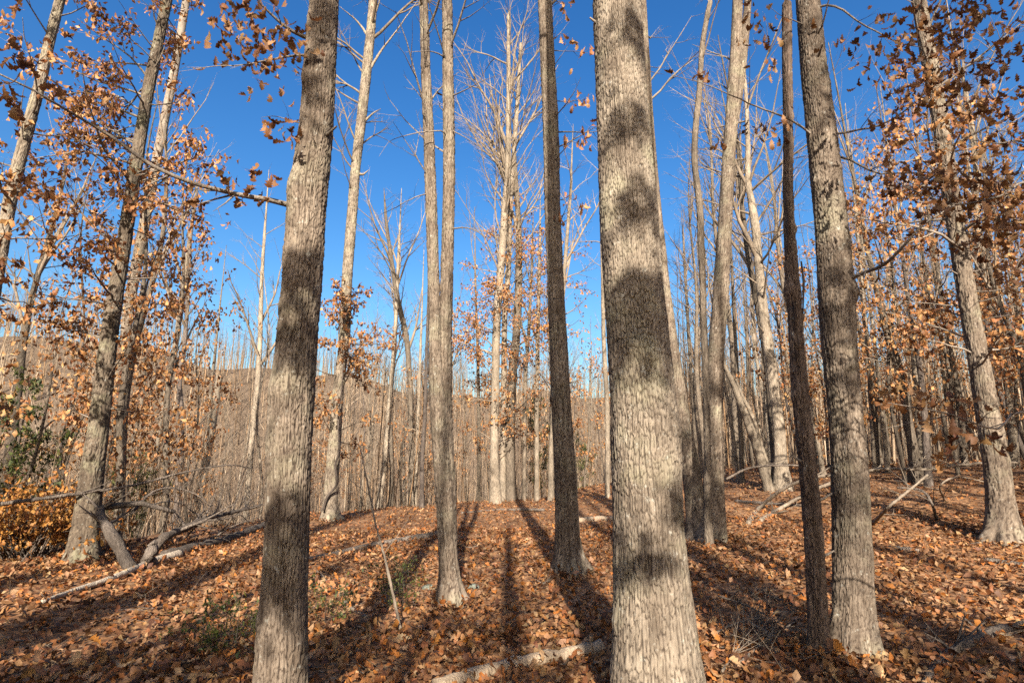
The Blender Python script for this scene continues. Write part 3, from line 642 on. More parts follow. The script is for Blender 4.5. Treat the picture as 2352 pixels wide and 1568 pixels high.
# oak just outside the right edge whose leafy limbs hang into view
bR = Vector((4.0, 3.3, g(4.0, 3.3)))
hR = thing('oak_sapling', bR, 'young oak at the right edge with large dark leaves hanging close', 'tree')
pathR = [(4.0, 3.3, bR.z - .1), (4.02, 3.32, 1.2), (3.96, 3.3, 2.6), (4.0, 3.35, 4.4), (3.95, 3.3, 6.2), (3.9, 3.3, 8.0)]
A = spline([p + (r,) for p, r in zip(pathR, (.085, .075, .065, .05, .03, .01))], 40)
obj('trunk', tube_mesh('trunk', [([Vector(r[:3]) for r in A], list(A[:, 3]))], 12, M_GREY, bR), hR)
tR = []
for pts in [[(3.98, 3.3, 2.7), (2390, 430, 3.2), (2300, 450, 3.1), (2200, 470, 3.1), (2130, 450, 3.2), (2060, 420, 3.4)],
            [(4.0, 3.3, 2.5), (2390, 520, 3.2), (2300, 520, 3.2), (2230, 540, 3.2), (2180, 520, 3.3)],
            [(4.0, 3.3, 3.0), (2380, 340, 3.3), (2290, 330, 3.3), (2220, 320, 3.4)],
            [(4.0, 3.3, 2.3), (2390, 600, 3.2), (2330, 620, 3.2), (2290, 640, 3.2)],
            [(4.02, 3.3, 1.2), (2390, 960, 3.1), (2290, 985, 3.0), (2180, 950, 2.9), (2100, 935, 2.9), (2040, 925, 3.0)]]:
    W = []
    for q in pts: W.append(tuple(P(*q)) if q[0] > 20 else q)
    n = 30; A = spline(W, n); pth = [Vector(a) for a in A]; rad = [.014 * (1 - .85 * i / 29) for i in range(n)]
    out = [(pth, rad)]
    for j in range(16):
        i = rnd.randrange(5, 29); e = (pth[min(i + 1, 29)] - pth[i - 1]).normalized(); sd = e.cross(rv()).normalized()
        grow(out, tR, pth[i], e * .6 + sd * .8, rnd.uniform(.12, .35), .0035, 1, LEAFY)
    bo = obj('branch', tube_mesh_lod('branch', out, M_BRANCH, bR, .006), hR); BR.setdefault(hR.name, []).append((bo, A[:, :3]))
ex = []
for cx, cy, sx_, sy_, n, Yd in [(2280, 430, 60, 45, 120, 3.2), (2330, 480, 40, 45, 80, 3.15), (2210, 400, 55, 32, 46, 3.3), (2130, 385, 45, 25, 26, 3.35), (2260, 520, 50, 22, 46, 3.2), (2060, 240, 22, 16, 12, 3.1), (2050, 415, 22, 16, 10, 3.3), (2115, 490, 14, 20, 7, 3.3), (2030, 430, 10, 18, 5, 3.3),
                               (2300, 630, 18, 25, 15, 3.1), (2090, 905, 26, 16, 16, 3.0), (2175, 930, 26, 22, 20, 2.9), (2040, 912, 20, 12, 9, 3.1), (2200, 1005, 26, 14, 11, 2.8), (2280, 1012, 22, 12, 8, 2.75), (2170, 1030, 12, 12, 5, 2.9), (2240, 920, 10, 10, 4, 3.0)]:
    for _ in range(n): ex.append(P(rnd.gauss(cx, sx_), rnd.gauss(cy, sy_), rnd.gauss(Yd, .16)))
dress(hR, np.array([tuple(p) for p in ex]), .068, PAL_TREE * .6, 'treeR', 300, 0)

# leafy left oaks: short spreading leafy branches all the way up
def leafy(root, path, rad, f0, f1, n, length, size, keep, k, pal, palname, nparts, mat=M_BRANCH, elev=(-5, 40), azr=(0, 360), lod=1):
    out, tips = crown(path, rad, f0, f1, n, length, LEAFY, elev, azr)
    cr_ = obj('crown', tube_mesh_lod('crown', out, mat, root.location), root); BR.setdefault(root.name, []).append((cr_, np.array([tuple(l[0][0]) for l in out])))
    dress(root, tipleaves(tips, keep, k, .06), size, pal, palname, nparts, lod)
leafy(h9, h9p, h9r, .16, .98, 84, 2.0, .102, .9, 3, PAL_TREE * 1.1, 'tree9', 300, lod=2)
leafy(h10, h10p, h10r, .14, .85, 60, 2.0, .102, .8, 3, PAL_TREE * 1.1, 'tree9', 200, M_TWIG, lod=2)
leafy(h11, h11p, h11r, .12, .8, 34, 1.7, .12, .9, 2, PAL_TREE * 1.1, 'tree9', 80, lod=2)
leafy(h12, h12p, h12r,   .08, .30, 36, 2.2, .13, .8, 2, PAL_TREE * 1.0, 'tree9', 200, M_TWIG)
leafy(h8, h8p, h8r, .2, .62, 34, 2.4, .13, .8, 2, PAL_TREE, 'tree9', 200)
leafy(h4, h4p, h4r, .30, .62, 14, 1.2, .13, .5, 1, PAL_TREE, 'tree9', 80, azr=(-60, 60))
# bare side limbs on the twin oak
for pts in [[(985, 445, H3Y), (950, 455, H3Y - .3), (900, 480, H3Y - .6), (860, 500, H3Y - .9)], [(1024, 310, H3Y), (1010, 298, H3Y - .2), (950, 305, H3Y - .3), (900, 320, H3Y - .5), (870, 360, H3Y - .6)],
            [(1040, 220, H3Y), (1075, 205, H3Y - .2), (1110, 185, H3Y - .4), (1150, 170, H3Y - .5)], [(1038, 525, H3Y), (1080, 525, H3Y - .2), (1120, 545, H3Y - .4), (1170, 575, H3Y - .5)],
            [(1040, 300, H3Y), (1075, 320, H3Y - .2), (1110, 345, H3Y - .3)], [(1018, 130, H3Y), (990, 118, H3Y - .2), (930, 120, H3Y - .5)]]:
    side_branch(h3, pts, .012, dict(BARE, kids=[2.5, 2.5]))
for pts in [[(845, 165, b12.y), (880, 110, b12.y), (920, 60, b12.y - .3), (960, 0, b12.y - .5)], [(842, 80, b12.y), (820, 50, b12.y), (780, 15, b12.y - .4)], [(836, 280, b12.y), (855, 262, b12.y), (875, 250, b12.y)], [(825, 400, b12.y), (835, 400, b12.y), (847, 390, b12.y)], [(852, 60, b12.y), (870, 10, b12.y), (882, -40, b12.y)]]:
    side_branch(h12, pts, .055, dict(BARE, kids=[1.0, 2.0]), M_PALE)
print('limbs', round(time.time() - T0, 1))

# ------------------------------------------------------------------ traced middle-distance trees
def mid_tree(name, label, pts, mat, top=16, n=10, ln=2.6, f0=.45, sides=10, o=BARE, Y=None, leaf=None, twig=M_TWIG, elev=(25, 60), group=None, far=45):
    b = G(pts[0][0], pts[0][1], far, 26.0) if Y is None else P(pts[0][0], pts[0][1], Y)
    rows = trace(pts, b.y, top); base = Vector((rows[0][0], rows[0][1], g(rows[0][0], rows[0][1])))
    root = thing(name, base, label, 'tree', group)
    path, rad = path_of(rows, 44)
    rad2 = [max(r * (1 + rnd.uniform(-.05, .05)), .01) for r in rad]; rad2[0] *= 1.35; rad2[1] *= 1.22; rad2[2] *= 1.06
    path2 = [p + Vector((rnd.uniform(-.08, .08), rnd.uniform(-.08, .08), 0)) * r for p, r in zip(path, rad)]
    obj('trunk', tube_mesh('trunk', [(path2, rad2)], sides, mat, base), root)
    if n:
        out, tips = crown(path, rad, f0, .99, n, ln, o, elev); out += leaders(path, rad, 3, path[-1].z - base.z, LEAD) if n > 9 else []; obj('crown', tube_mesh_lod('crown', out, twig, base), root)
    if leaf:
        out, tips = crown(path, rad, leaf[0], leaf[1], leaf[2], leaf[3], LEAFY, (-5, 40)); obj('branch', tube_mesh_lod('branch', out, twig, base), root)
        dress(root, tipleaves(tips, leaf[4], 2, .09), .13, PAL_TREE * 1.15, 'tree9', leaf[5] if len(leaf) > 5 else 0, 2)
    return root
mid_tree('bare_tree', 'slender leaning pale tree right of the leafy left oaks', [(345, 1101, 15), (361, 1022, 14), (380, 910, 13), (403, 799, 12), (415, 700, 11), (430, 590, 9), (450, 450, 6)], M_PALE, 15, 12)
mid_tree('bare_tree', 'dark forked slender tree between the left oaks and the broken stub', [(412, 1096, 15), (417, 963, 12), (412, 868, 11), (425, 777, 9), (432, 650, 8), (440, 520, 6)], M_DARK, 14, 12)
mid_tree('dead_snag', 'white snapped-off stub left of the oak left of centre', [(449, 1181, 18), (470, 1075, 18), (489, 969, 16), (500, 890, 14), (504, 862, 11)], M_PALE, None, 0)
mid_tree('bare_tree', 'thin pale stem leaning beside the white snapped stub', [(464, 1120, 9), (473, 1085, 9), (480, 969, 8), (487, 878, 7), (497, 780, 5)], M_PALE, 12, 8, 1.5)
mid_tree('bare_tree', 'white forked slim tree just left of the oak left of centre', [(568, 1160, 14), (573, 1075, 13), (584, 958, 12), (592, 878, 12), (597, 788, 11), (600, 675, 9), (605, 575, 7)], M_PALE, 16, 14, 2.4)
mid_tree('bare_tree', 'pale slim tree right of the vine-footed oak', [(872, 1160, 15), (883, 1064, 13), (893, 958, 12), (904, 815, 10), (909, 735, 9), (915, 600, 7)], M_PALE, 15, 14)
mid_tree('bare_tree', 'dark kinked trunk with pale spreading top left of the twin stems', [(944, 1155, 14), (945, 1032, 13), (943, 905, 12), (936, 799, 12), (926, 740, 12), (911, 675, 12), (896, 575, 9), (886, 500, 7)], M_GREY, 15, 18, 3.0, .45, elev=(35, 70))
mid_tree('bare_tree', 'thin dark trunk close left of the twin stems', [(969, 1165, 11), (970, 1054, 10), (976, 947, 9), (980, 800, 7)], M_DARK, 12, 8, 2, leaf=(.15, .6, 14, 1.4, .4, 40))
mid_tree('bare_tree', 'thin pale stem left of the thin dark trunk beside the twin stems', [(954, 1144, 9), (960, 974, 8), (966, 800, 6)], M_PALE, 12, 8, 1.6)
mid_tree('oak_tree', 'tall pale oak, leftmost of the close group in the centre', [(1138, 1155, 24), (1135, 1032, 20), (1138, 894, 19), (1141, 735, 18), (1152, 600, 17), (1158, 500, 16), (1166, 400, 14), (1168, 225, 11), (1168, 50, 8)], M_PALE, 24, 34, 6.0, .36, 12, BAREF, elev=(45, 75), leaf=(.1, .52, 44, 2.6, .8, 100))
mid_tree('oak_tree', 'slim pale oak in the middle of the close central group', [(1153, 1149, 16), (1156, 990, 14), (1159, 735, 13), (1166, 650, 13), (1173, 450, 12), (1186, 275, 10), (1196, 100, 7)], M_PALE, 23, 26, 5.4, .36, 10, BAREF, elev=(45, 75))
mid_tree('oak_tree', 'dark trunk, rightmost of the close group in the centre', [(1174, 1149, 25), (1172, 990, 21), (1177, 868, 20), (1188, 735, 18), (1192, 600, 16), (1190, 500, 13), (1184, 400, 10)], M_GREY, 19, 20, 3.6, .38, 12, BAREF, leaf=(.12, .75, 46, 2.8, .8, 120))
mid_tree('bare_tree', 'thin grey tree between the central group and the shaded oak', [(1204, 1149, 10), (1206, 894, 9), (1214, 767, 8), (1222, 600, 6)], M_GREY, 14, 10, 2.2)
mid_tree('bare_tree', 'thin pale tree left of the shaded oak', [(1233, 1144, 12), (1233, 920, 10), (1236, 735, 9), (1240, 560, 6)], M_PALE, 15, 12, 2.2)
mid_tree('bare_tree', 'pale tree half hidden behind the shaded oak', [(1265, 1149, 14), (1268, 1000, 12), (1290, 700, 10), (1310, 450, 7)], M_PALE, 17, 14, 3.4, leaf=(.3, .75, 16, 2.2, .35, 60))
mid_tree('bare_tree', 'pale slim tree tight against the left edge of the thickest trunk', [(1395, 1144, 12), (1395, 947, 11), (1387, 788, 10), (1384, 640, 8), (1380, 500, 6)], M_PALE, 15, 12, 2.4)
mid_tree('bare_tree', 'thin pale straight tree in the gap between twin stems and central group', [(1098, 1149, 9), (1100, 1032, 8), (1098, 850, 7), (1092, 650, 5)], M_PALE, 14, 10, 2)
mid_tree('bare_tree', 'thin wavering dark tree right of the thickest trunk', [(1626, 1160, 17), (1624, 1000, 16), (1620, 850, 15), (1616, 740, 15), (1612, 600, 15), (1607, 475, 15), (1595, 350, 14), (1607, 200, 13), (1614, 100, 12), (1632, 0, 11)], M_GREY, 12, 6, 1.6, .7, Y=11.0)
mid_tree('beech_tree', 'smooth pale tree with fine side branches left of the snag', [(1800, 1126, 42), (1795, 1080, 30), (1788, 974, 26), (1772, 841, 24), (1756, 735, 22), (1742, 600, 20), (1732, 500, 18), (1718, 415, 14), (1718, 325, 11), (1714, 225, 8)], M_PALE, 16, 26, 3.6, .30, 14, BAREF, elev=(10, 50))
mid_tree('dead_tree', 'white dead trunk leaning left, foot beside the smooth pale tree', [(1767, 1128, 24), (1735, 1016, 20), (1713, 958, 17), (1687, 889, 13), (1660, 831, 9)], M_PALE, None, 0)
mid_tree('dead_tree', 'thinner white pole leaning along the white dead trunk', [(1781, 1123, 11), (1751, 1032, 10), (1729, 958, 9), (1703, 905, 7), (1690, 870, 5)], M_PALE, None, 0)
mid_tree('bare_tree', 'thin grey stem left of the white leaning trunk', [(1705, 1112, 11), (1700, 974, 10), (1690, 800, 8), (1680, 600, 6)], M_GREY, 15, 12, 2.6)
mid_tree('bare_tree', 'thin pale stem leaning left behind the forked tree', [(1697, 1107, 9), (1676, 947, 8), (1658, 850, 7)], M_PALE, 11, 10, 2)
mid_tree('bare_tree', 'thin tree seen between the forks behind the thickest trunk', [(1599, 1085, 10), (1594, 947, 9), (1586, 841, 8), (1575, 650, 6)], M_GREY, 15, 14, 2.8)
mid_tree('bare_tree', 'thin pale tree between the snag and the right oak', [(1892, 1096, 11), (1876, 1000, 10), (1860, 947, 9), (1835, 820, 7)], M_PALE, 13, 10, 2.4)
mid_tree('bare_tree', 'pale pole just right of the right oak', [(2011, 1083, 10), (2003, 974, 9), (1998, 894, 8), (1985, 700, 6)], M_PALE, 15, 12, 2.4, far=38)
mid_tree('bare_tree', 'pale pole, second to the right of the right oak', [(2040, 1085, 10), (2027, 958, 9), (2010, 800, 7)], M_PALE, 14, 12, 2.4, far=38)
mid_tree('oak_tree', 'grey oak, thickest of the cluster between right oak and right edge', [(2107, 1107, 30), (2100, 1050, 24), (2091, 1000, 20), (2070, 868, 18), (2038, 762, 16), (2010, 650, 13), (1990, 560, 10)], M_GREY, 15, 16, 3.0, .4, 12, leaf=(.15, .75, 34, 2.4, .5, 150))
mid_tree('bare_tree', 'slim stem in the cluster between right oak and right edge', [(2117, 1080, 13), (2104, 894, 12), (2091, 735, 10), (2075, 600, 8)], M_PALE, 15, 12, 2.4)
mid_tree('oak_tree', 'dark stem on the right of the cluster near the right edge', [(2133, 1117, 17), (2123, 947, 14), (2112, 841, 12), (2090, 700, 9)], M_DARK, 13, 10, 2.2, leaf=(.2, .9, 28, 2.2, .5, 120))
mid_tree('bare_tree', 'pale tree farthest right beyond the flared oak', [(2332, 1066, 12), (2311, 920, 11), (2298, 815, 10), (2270, 640, 8)], M_PALE, 16, 12, 2.8, far=34)
mid_tree('bare_tree', 'grey tree behind the flared oak, on its left', [(2218, 1070, 14), (2202, 920, 13), (2176, 767, 11), (2150, 600, 8)], M_GREY, 16, 12, 2.8, far=34, leaf=(.3, .8, 24, 2.2, .5, 60))
print('mids', round(time.time() - T0, 1))

# ------------------------------------------------------------------ background trees: prototypes and copies
def proto(h, r, mat, f0, n, ln, o, lean=.4, leaf=None, elev=(30, 65), twig=M_TWIG):
    k = 14; ax, ay = rnd.uniform(-lean, lean), rnd.uniform(-lean, lean); ph = rnd.uniform(0, 6)
    rows = [(ax * (i / k) ** 1.4 + .10 * math.sin(ph + i * .9), ay * (i / k) ** 1.4 + .10 * math.cos(ph + i * .7), -.6 + (h + .6) * i / k, max(r * (1 - .9 * (i / k) ** 1.1), .008)) for i in range(k + 1)]
    path, rad = path_of(rows, 30)
    tm = tube_mesh('trunk', [(path, [q * (1 + rnd.uniform(-.06, .06)) for q in rad])], 7, mat)
    out, tips = crown(path, rad, f0, .99, n, ln, o, elev); out += leaders(path, rad, 4, h, LEAD)
    cm = tube_mesh_lod('crown', out, twig, (0, 0, 0), .014)
    lm = None
    if leaf:
        out, tips2 = crown(path, rad, leaf[0], leaf[1], leaf[2], leaf[3], LEAFY, (-5, 40))
        cm2 = [l for l in out]; lp = tipleaves(tips2, leaf[4], 2, .09); nl = len(lp)
        lm = merge_leaves('foliage', lp, hang_rot(nl), RNG.uniform(.09, .15, nl), 2, leaf_cols(nl, leaf[5]))
    return tm, cm, lm
TALL = [proto(17, .15, M_PALE, .35, 26, 3.2, BARE), proto(19, .19, M_GREY, .42, 28, 3.6, BARE), proto(15, .12, M_PALE, .3, 24, 2.8, BARE), proto(18, .16, M_GREY, .35, 30, 3.4, BARE), proto(16, .13, M_PALE, .4, 24, 3.0, BARE, 1.6)]
POLE = [proto(9, .05, M_PALE, .25, 22, 1.5, BARE), proto(11, .065, M_GREY, .25, 24, 1.8, BARE, 1.0), proto(7.5, .04, M_GREY, .2, 22, 1.4, BARE, .8), proto(10, .055, M_DARK, .3, 22, 1.6, BARE)]
LEAFYP = [proto(8, .06, M_GREY, .5, 8, 1.4, BARE, leaf=(.15, .95, 34, 1.7, .6, PAL_TREE * 1.15)), proto(11, .10, M_GREY, .6, 10, 1.8, BARE, leaf=(.18, .8, 40, 2.1, .5, PAL_TREE * 1.15)), proto(5, .04, M_GREY, .5, 6, 1.0, BARE, leaf=(.1, .95, 30, 1.2, .6, PAL_BEECH))]
def zone(px):
    for lim, nm in ((180, 'left of the leaning left oak'), (430, 'behind the leafy left oaks'), (640, 'left of the oak left of centre'), (990, 'left of the twin stems'), (1260, 'around the central group'), (1400, 'between the shaded oak and the thickest trunk'), (1660, 'behind the forked tree'), (1840, 'around the smooth pale tree'), (1960, 'around the snag'), (2200, 'right of the right oak')):
        if px < lim: return nm
    return 'at the far right'
KIND = {'T': ('bare_tree', 'tall bare tree in the background', 'background trees'), 'P': ('bare_sapling', 'thin bare sapling in the background', 'background saplings'), 'L': ('leafy_sapling', 'small leafy brown tree', 'leafy background saplings')}
def place(kind, protos, x, y, s):
    px, _ = to_px((x, y, g(x, y)))
    nm, lb, gp = KIND[kind]; zn = zone(px); tm, cm, lm = protos[rnd.randrange(len(protos))]
    root = thing(nm, (x, y, g(x, y)), lb + ' ' + zn, 'tree', gp + ' ' + zn); ZONED.append((kind, zn, px, root))
    root.rotation_euler = (rnd.gauss(0, .03), rnd.gauss(0, .03), rnd.uniform(0, 6.283)); root.scale = (s, s, s * rnd.uniform(.9, 1.12))
    obj('trunk', tm, root); obj('crown', cm, root)
    if lm: tag(obj('foliage', lm, root), kind='stuff')
taken = []; ZONED = []
def scatter(kind, protos, n, az, rfun, smin, smax, gap):
    c = 0
    for _ in range(n * 20):
        if c >= n: break
        a_ = math.radians(rnd.uniform(*az)); r_ = rfun(math.degrees(a_)); x, y = r_ * math.sin(a_), r_ * math.cos(a_)
        if any((x - u) ** 2 + (y - w) ** 2 < gap * gap for u, w in taken): continue
        taken.append((x, y)); place(kind, protos, x, y, rnd.uniform(smin, smax)); c += 1
crest = lambda az: float(np.interp(az, AZ, CR))
scatter('T', TALL, 10, (-46, -12), lambda a_: crest(a_) + rnd.uniform(3, 45), .6, .95, 1.6)
scatter('T', TALL, 15, (-14, 18), lambda a_: crest(a_) + rnd.uniform(1, 45), .55, .9, 1.4)
scatter('T', TALL, 36, (17, 48), lambda a_: rnd.uniform(18, 60), .6, .95, 1.4)
scatter('P', POLE, 26, (-46, -12), lambda a_: crest(a_) + rnd.uniform(1, 35), .8, 1.3, .9)
scatter('P', POLE, 64, (-14, 18), lambda a_: crest(a_) + rnd.uniform(0, 30), .5, 1.0, .7)
scatter('P', POLE, 60, (16, 48), lambda a_: rnd.uniform(19, 48), .8, 1.4, .8)
scatter('L', LEAFYP, 9, (-46, -30), lambda a_: rnd.uniform(14.5, 26), .8, 1.2, 1.0)
scatter('L', LEAFYP, 5, (-30, -12), lambda a_: crest(a_) + rnd.uniform(1, 20), .7, 1.1, 1.2)
scatter('L', LEAFYP, 9, (-12, 8), lambda a_: crest(a_) + rnd.uniform(0, 16), .7, 1.2, 1.2)
scatter('L', LEAFYP, 22, (26, 48), lambda a_: rnd.uniform(18, 36), .8, 1.2, 1.0)
ORD = 'first second third fourth fifth sixth seventh eighth ninth tenth eleventh twelfth thirteenth fourteenth fifteenth sixteenth seventeenth eighteenth nineteenth twentieth'.split()
for kd, nmz in {(k_, z_) for k_, z_, _, _ in ZONED if k_ in 'TL'}:
    row = sorted([(p_, o_) for k_, z_, p_, o_ in ZONED if k_ == kd and z_ == nmz], key=lambda q_: q_[0])
    for i, (_, o_) in enumerate(row[:20]):
        o_['label'] = ORD[i] + ' from left, ' + ('tall bare' if kd == 'T' else 'leafy brown') + ' background tree ' + nmz
print('background', round(time.time() - T0, 1))

# ------------------------------------------------------------------ far woodland and brush: masses nobody could count
def far_wood(n, az, r0, r1, hmin, hmax, twigs, name, label, cat, rad, cols, twl=.22, spread=.9, lean_sd=.06):
    a_ = np.radians(RNG.uniform(*az, n)); r_ = np.sqrt(RNG.uniform(r0 ** 2, r1 ** 2, n)) if np.isscalar(r0) else r0(np.degrees(a_))
    x, y = r_ * np.sin(a_), r_ * np.cos(a_); z = gz(x, y) - .3; h = RNG.uniform(hmin, hmax, n); R = h * rad * RNG.uniform(.7, 1.4, n)
    B = np.stack([x, y, z], -1); lean = RNG.normal(0, lean_sd, (n, 2)); Tp = B + np.stack([lean[:, 0] * h, lean[:, 1] * h, h], -1)
    V, Q = [], []; C = []; th = np.arange(3) * 2.094
    ring = np.stack([np.cos(th), np.sin(th), 0 * th], -1)
    tv = np.concatenate([B[:, None] + R[:, None, None] * ring, Tp[:, None] + .15 * R[:, None, None] * ring], 1)
    col = cols[RNG.integers(0, len(cols), n)] * RNG.uniform(.7, 1.25, (n, 1))
    V.append(tv.reshape(-1, 3)); C.append(np.repeat(col, 6, 0))
    q = np.array([[0, 1, 4, 3], [1, 2, 5, 4], [2, 0, 3, 5]]); Q.append((q[None] + (np.arange(n) * 6)[:, None, None]).reshape(-1, 4)); off = n * 6
    t = RNG.uniform(.25, 1, (n, twigs)); st = B[:, None] + (Tp - B)[:, None] * t[..., None]
    az2 = RNG.uniform(0, 6.283, (n, twigs)); el = RNG.uniform(.3, 1.2, (n, twigs)); ln = h[:, None] * twl * RNG.uniform(.4, 1.2, (n, twigs)) * (1.25 - t * .7)
    dr = np.stack([np.cos(az2) * np.cos(el), np.sin(az2) * np.cos(el), np.sin(el)], -1) * spread
    en = st + dr * ln[..., None]; mi = st + dr * ln[..., None] * .5 + RNG.normal(0, .06, st.shape) * ln[..., None]
    wv = np.stack([-np.sin(az2 + RNG.uniform(-1, 1, az2.shape)), np.cos(az2), RNG.uniform(-.5, .5, az2.shape)], -1) * (R[:, None] * .28)[..., None]
    tv = np.stack([st - wv, st + wv, mi + wv * .7, mi - wv * .7, en], 2); V.append(tv.reshape(-1, 3)); C.append(np.repeat(np.repeat(col * 1.05, twigs, 0), 5, 0))
    k = (np.arange(n * twigs) * 5)[:, None] + off; Q.append(k + np.array([[0, 1, 2, 3]])); Tr = k + np.array([[3, 2, 4]])
    return tag(obj(name, np_mesh(name, np.concatenate(V), Q + [Tr], M_FAR, {'col': np.concatenate(C)}, smooth=False)), label, cat, kind='stuff')
FC = np.array([[.27, .195, .128], [.22, .155, .102], [.32, .245, .168], [.17, .116, .075], [.29, .18, .098]])
far_wood(3600, (-58, 58), 85, 225, 10, 17, 18, 'distant_woodland', 'grey brown leafless woodland covering the far hillside', 'woodland', .0075, FC)
far_wood(500, (-50, -14), lambda d: np.interp(d, AZ, CR) + RNG.uniform(2, 45, len(d)), 0, 1.8, 4.6, 26, 'slope_brush', 'mass of thin leafless growth on the slope at the left', 'woodland', .0045, FC, .45, 1.0, .16)
far_wood(600, (-16, 20), lambda d: np.interp(d, AZ, CR) + RNG.uniform(2, 60, len(d)), 0, 3.5, 8, 18, 'slope_woodland', 'mass of thin leafless stems on the slope below the crest', 'woodland', .0055, FC * 1.1, .26, .9, .08)
far_wood(1100, (16, 52), lambda d: RNG.uniform(30, 95, len(d)), 0, 6, 14, 18, 'deep_woodland', 'mass of thin leafless stems deep in the wood at the right', 'woodland', .0055, FC * 1.35)
far_wood(1500, (-50, 50), lambda d: np.minimum(np.interp(d, AZ, CR) + 1.0 + RNG.exponential(9, len(d)), 70), 0, 1.0, 3.6, 9, 'brush', 'tangle of thin bare brush along the crest of the forest floor', 'brush', .004, FC * 1.05, .6, 1.0, .22)
far_wood(1500, (105, 255), 30, 75, 12, 14.5, 20, 'rear_woodland', 'leafless woodland continuing behind the viewpoint', 'woodland', .012, FC, .3, 1.0)
far_wood(420, (54, 105), 9, 60, 11, 15, 18, 'right_woodland', 'leafless woodland continuing beyond the right edge', 'woodland', .009, FC, .3, 1.0)
far_wood(420, (-105, -54), 9, 60, 11, 15, 18, 'left_woodland', 'leafless woodland continuing beyond the left edge', 'woodland', .009, FC, .3, 1.0)
print('far', round(time.time() - T0, 1))

# ------------------------------------------------------------------ trees behind the viewpoint that throw the shade
S2 = Vector((S.x, S.y, 0)); HL_ = S2.length; S2u = S2 / HL_; TAN = math.tan(SUN_EL)
def behind(px_world, back, r, h, label, clumps=(), nb=12, ln=3.0, keep=.05, lean=0.0):
    b = Vector((px_world[0], px_world[1], 0)) + S2u * back; b.z = g(b.x, b.y)
    root = thing('oak_tree', b, label, 'tree', 'oaks behind the viewpoint')
    rows = [(b.x + .05 * math.sin(i) + lean * (h * i / 8 - TAN * back), b.y, b.z - .1 + h * i / 8, r * (1 - .8 * (i / 8) ** 1.2)) for i in range(9)]
    path, rad = path_of(rows, 40); obj('trunk', tube_mesh('trunk', [(path, rad)], 12, M_GREY, b), root)
    out, tips = crown(path, rad, .42, .98, nb, ln, BARE)
    pos = list(tipleaves(tips, keep, 1, .1)) if keep else []
    for tp, rad_c, n in clumps:                                     # leafy boughs: a bough from this trunk to the clump
        t = (Vector((b.x, b.y, 0)) - Vector((tp.x, tp.y, 0))).dot(S2u) + rnd.uniform(-1.2, 1.2); c_ = tp + S2u * t + Vector((0, 0, TAN * t))
        q = Vector((b.x, b.y, c_.z - .9 - .4 * (c_ - Vector((b.x, b.y, c_.z))).length)); grow(out, tips, q, c_ - q, (c_ - q).length, .03, 1, LEAFY)
        for _ in range(int(n * 2.2)): pos.append(tuple(c_ + rv() * rad_c * .45))
    obj('crown', tube_mesh_lod('crown', out, M_TWIG, b), root)
    pos = np.array(pos)
    if len(pos): tag(obj('foliage', merge_leaves('foliage', pos, hang_rot(len(pos)), RNG.uniform(.10, .16, len(pos)), 1, leaf_cols(len(pos), PAL_TREE), origin=b), root), kind='stuff')
LB = 'oak standing behind the viewpoint, its shade falling '
c1 = lambda x, y, Yd, r, n: (P(x, y, Yd), r, n)
behind((h6.location.x - .05, h6.location.y), 9, .135, 20, LB + 'along the dark snag', [c1(1935, 640, b7.y, .35, 40), c1(1925, 730, b7.y, .3, 40), c1(1955, 860, b7.y, .25, 30), c1(1905, 250, b7.y, .3, 16)], lean=(h6p[45].x - h6p[4].x) / (h6p[45].z - h6p[4].z))
behind((G(300, 1380).x, G(300, 1380).y), 10, .30, 20, LB + 'in a wide band across the left floor')
behind((G(300, 1275).x, G(300, 1275).y), 14, .30, 22, LB + 'over the left floor near the fallen limb')
behind((-2.6, 2.0), 6.5, .15, 13, LB + 'on the oak left of centre', [c1(690, 660, H1Y, .28, 45), c1(685, 800, H1Y, .22, 34), c1(640, 1330, H1Y, .36, 90), c1(690, 1230, H1Y, .25, 50), c1(740, 60, H1Y, .3, 40), c1(725, 230, H1Y, .25, 30)])
behind((2.3, 1.5), 6, .16, 13, LB + 'on the thickest trunk', [c1(1470, 800, H2Y, .34, 70), c1(1500, 740, H2Y, .3, 50), c1(1455, 720, H2Y, .25, 40), c1(1445, 520, H2Y, .26, 36), c1(1470, 1310, H2Y, .14, 16), c1(1430, 1310, H2Y, .14, 16), c1(1545, 1180, H2Y, .14, 20), c1(1450, 120, H2Y, .26, 34), c1(1440, 330, H2Y, .2, 24)])
behind((.1, 2), 8, .13, 12, LB + 'over the bottom leaves', [(G(1100, 1500), .5, 80), (G(1180, 1420), .3, 40), (G(900, 1500), .5, 70), (G(1050, 1440), .4, 60), (G(1250, 1540), .3, 40)])
behind((b5.x + .6, b5.y), 17, .16, 18, LB + 'on the forked tree', [c1(1622, 1200, b5.y, .5, 120), c1(1575, 1010, b5.y, .4, 60), c1(1590, 1110, b5.y, .3, 50), c1(1645, 900, b5.y, .25, 40), c1(1640, 1130, b5.y, .2, 30)])
behind((G(1790, 1500).x, G(1790, 1500).y), 9, .2, 16, LB + 'in a band before the snag')
behind((4.2, 4), 12, .15, 16, LB + 'over the brush pile', [(G(1720, 1450), .45, 60), (G(1800, 1540), .4, 50), (G(1680, 1350), .4, 50), (G(2100, 1500), .5, 60), (G(2250, 1540), .5, 60)])
behind((-4.6, 4), 9, .14, 15, LB + 'over the lower left corner', [(G(250, 1530), .6, 110), (G(470, 1490), .5, 90), (G(60, 1480), .6, 90), (G(120, 1560), .6, 90), (G(520, 1540), .5, 80), (G(380, 1560), .5, 80)])

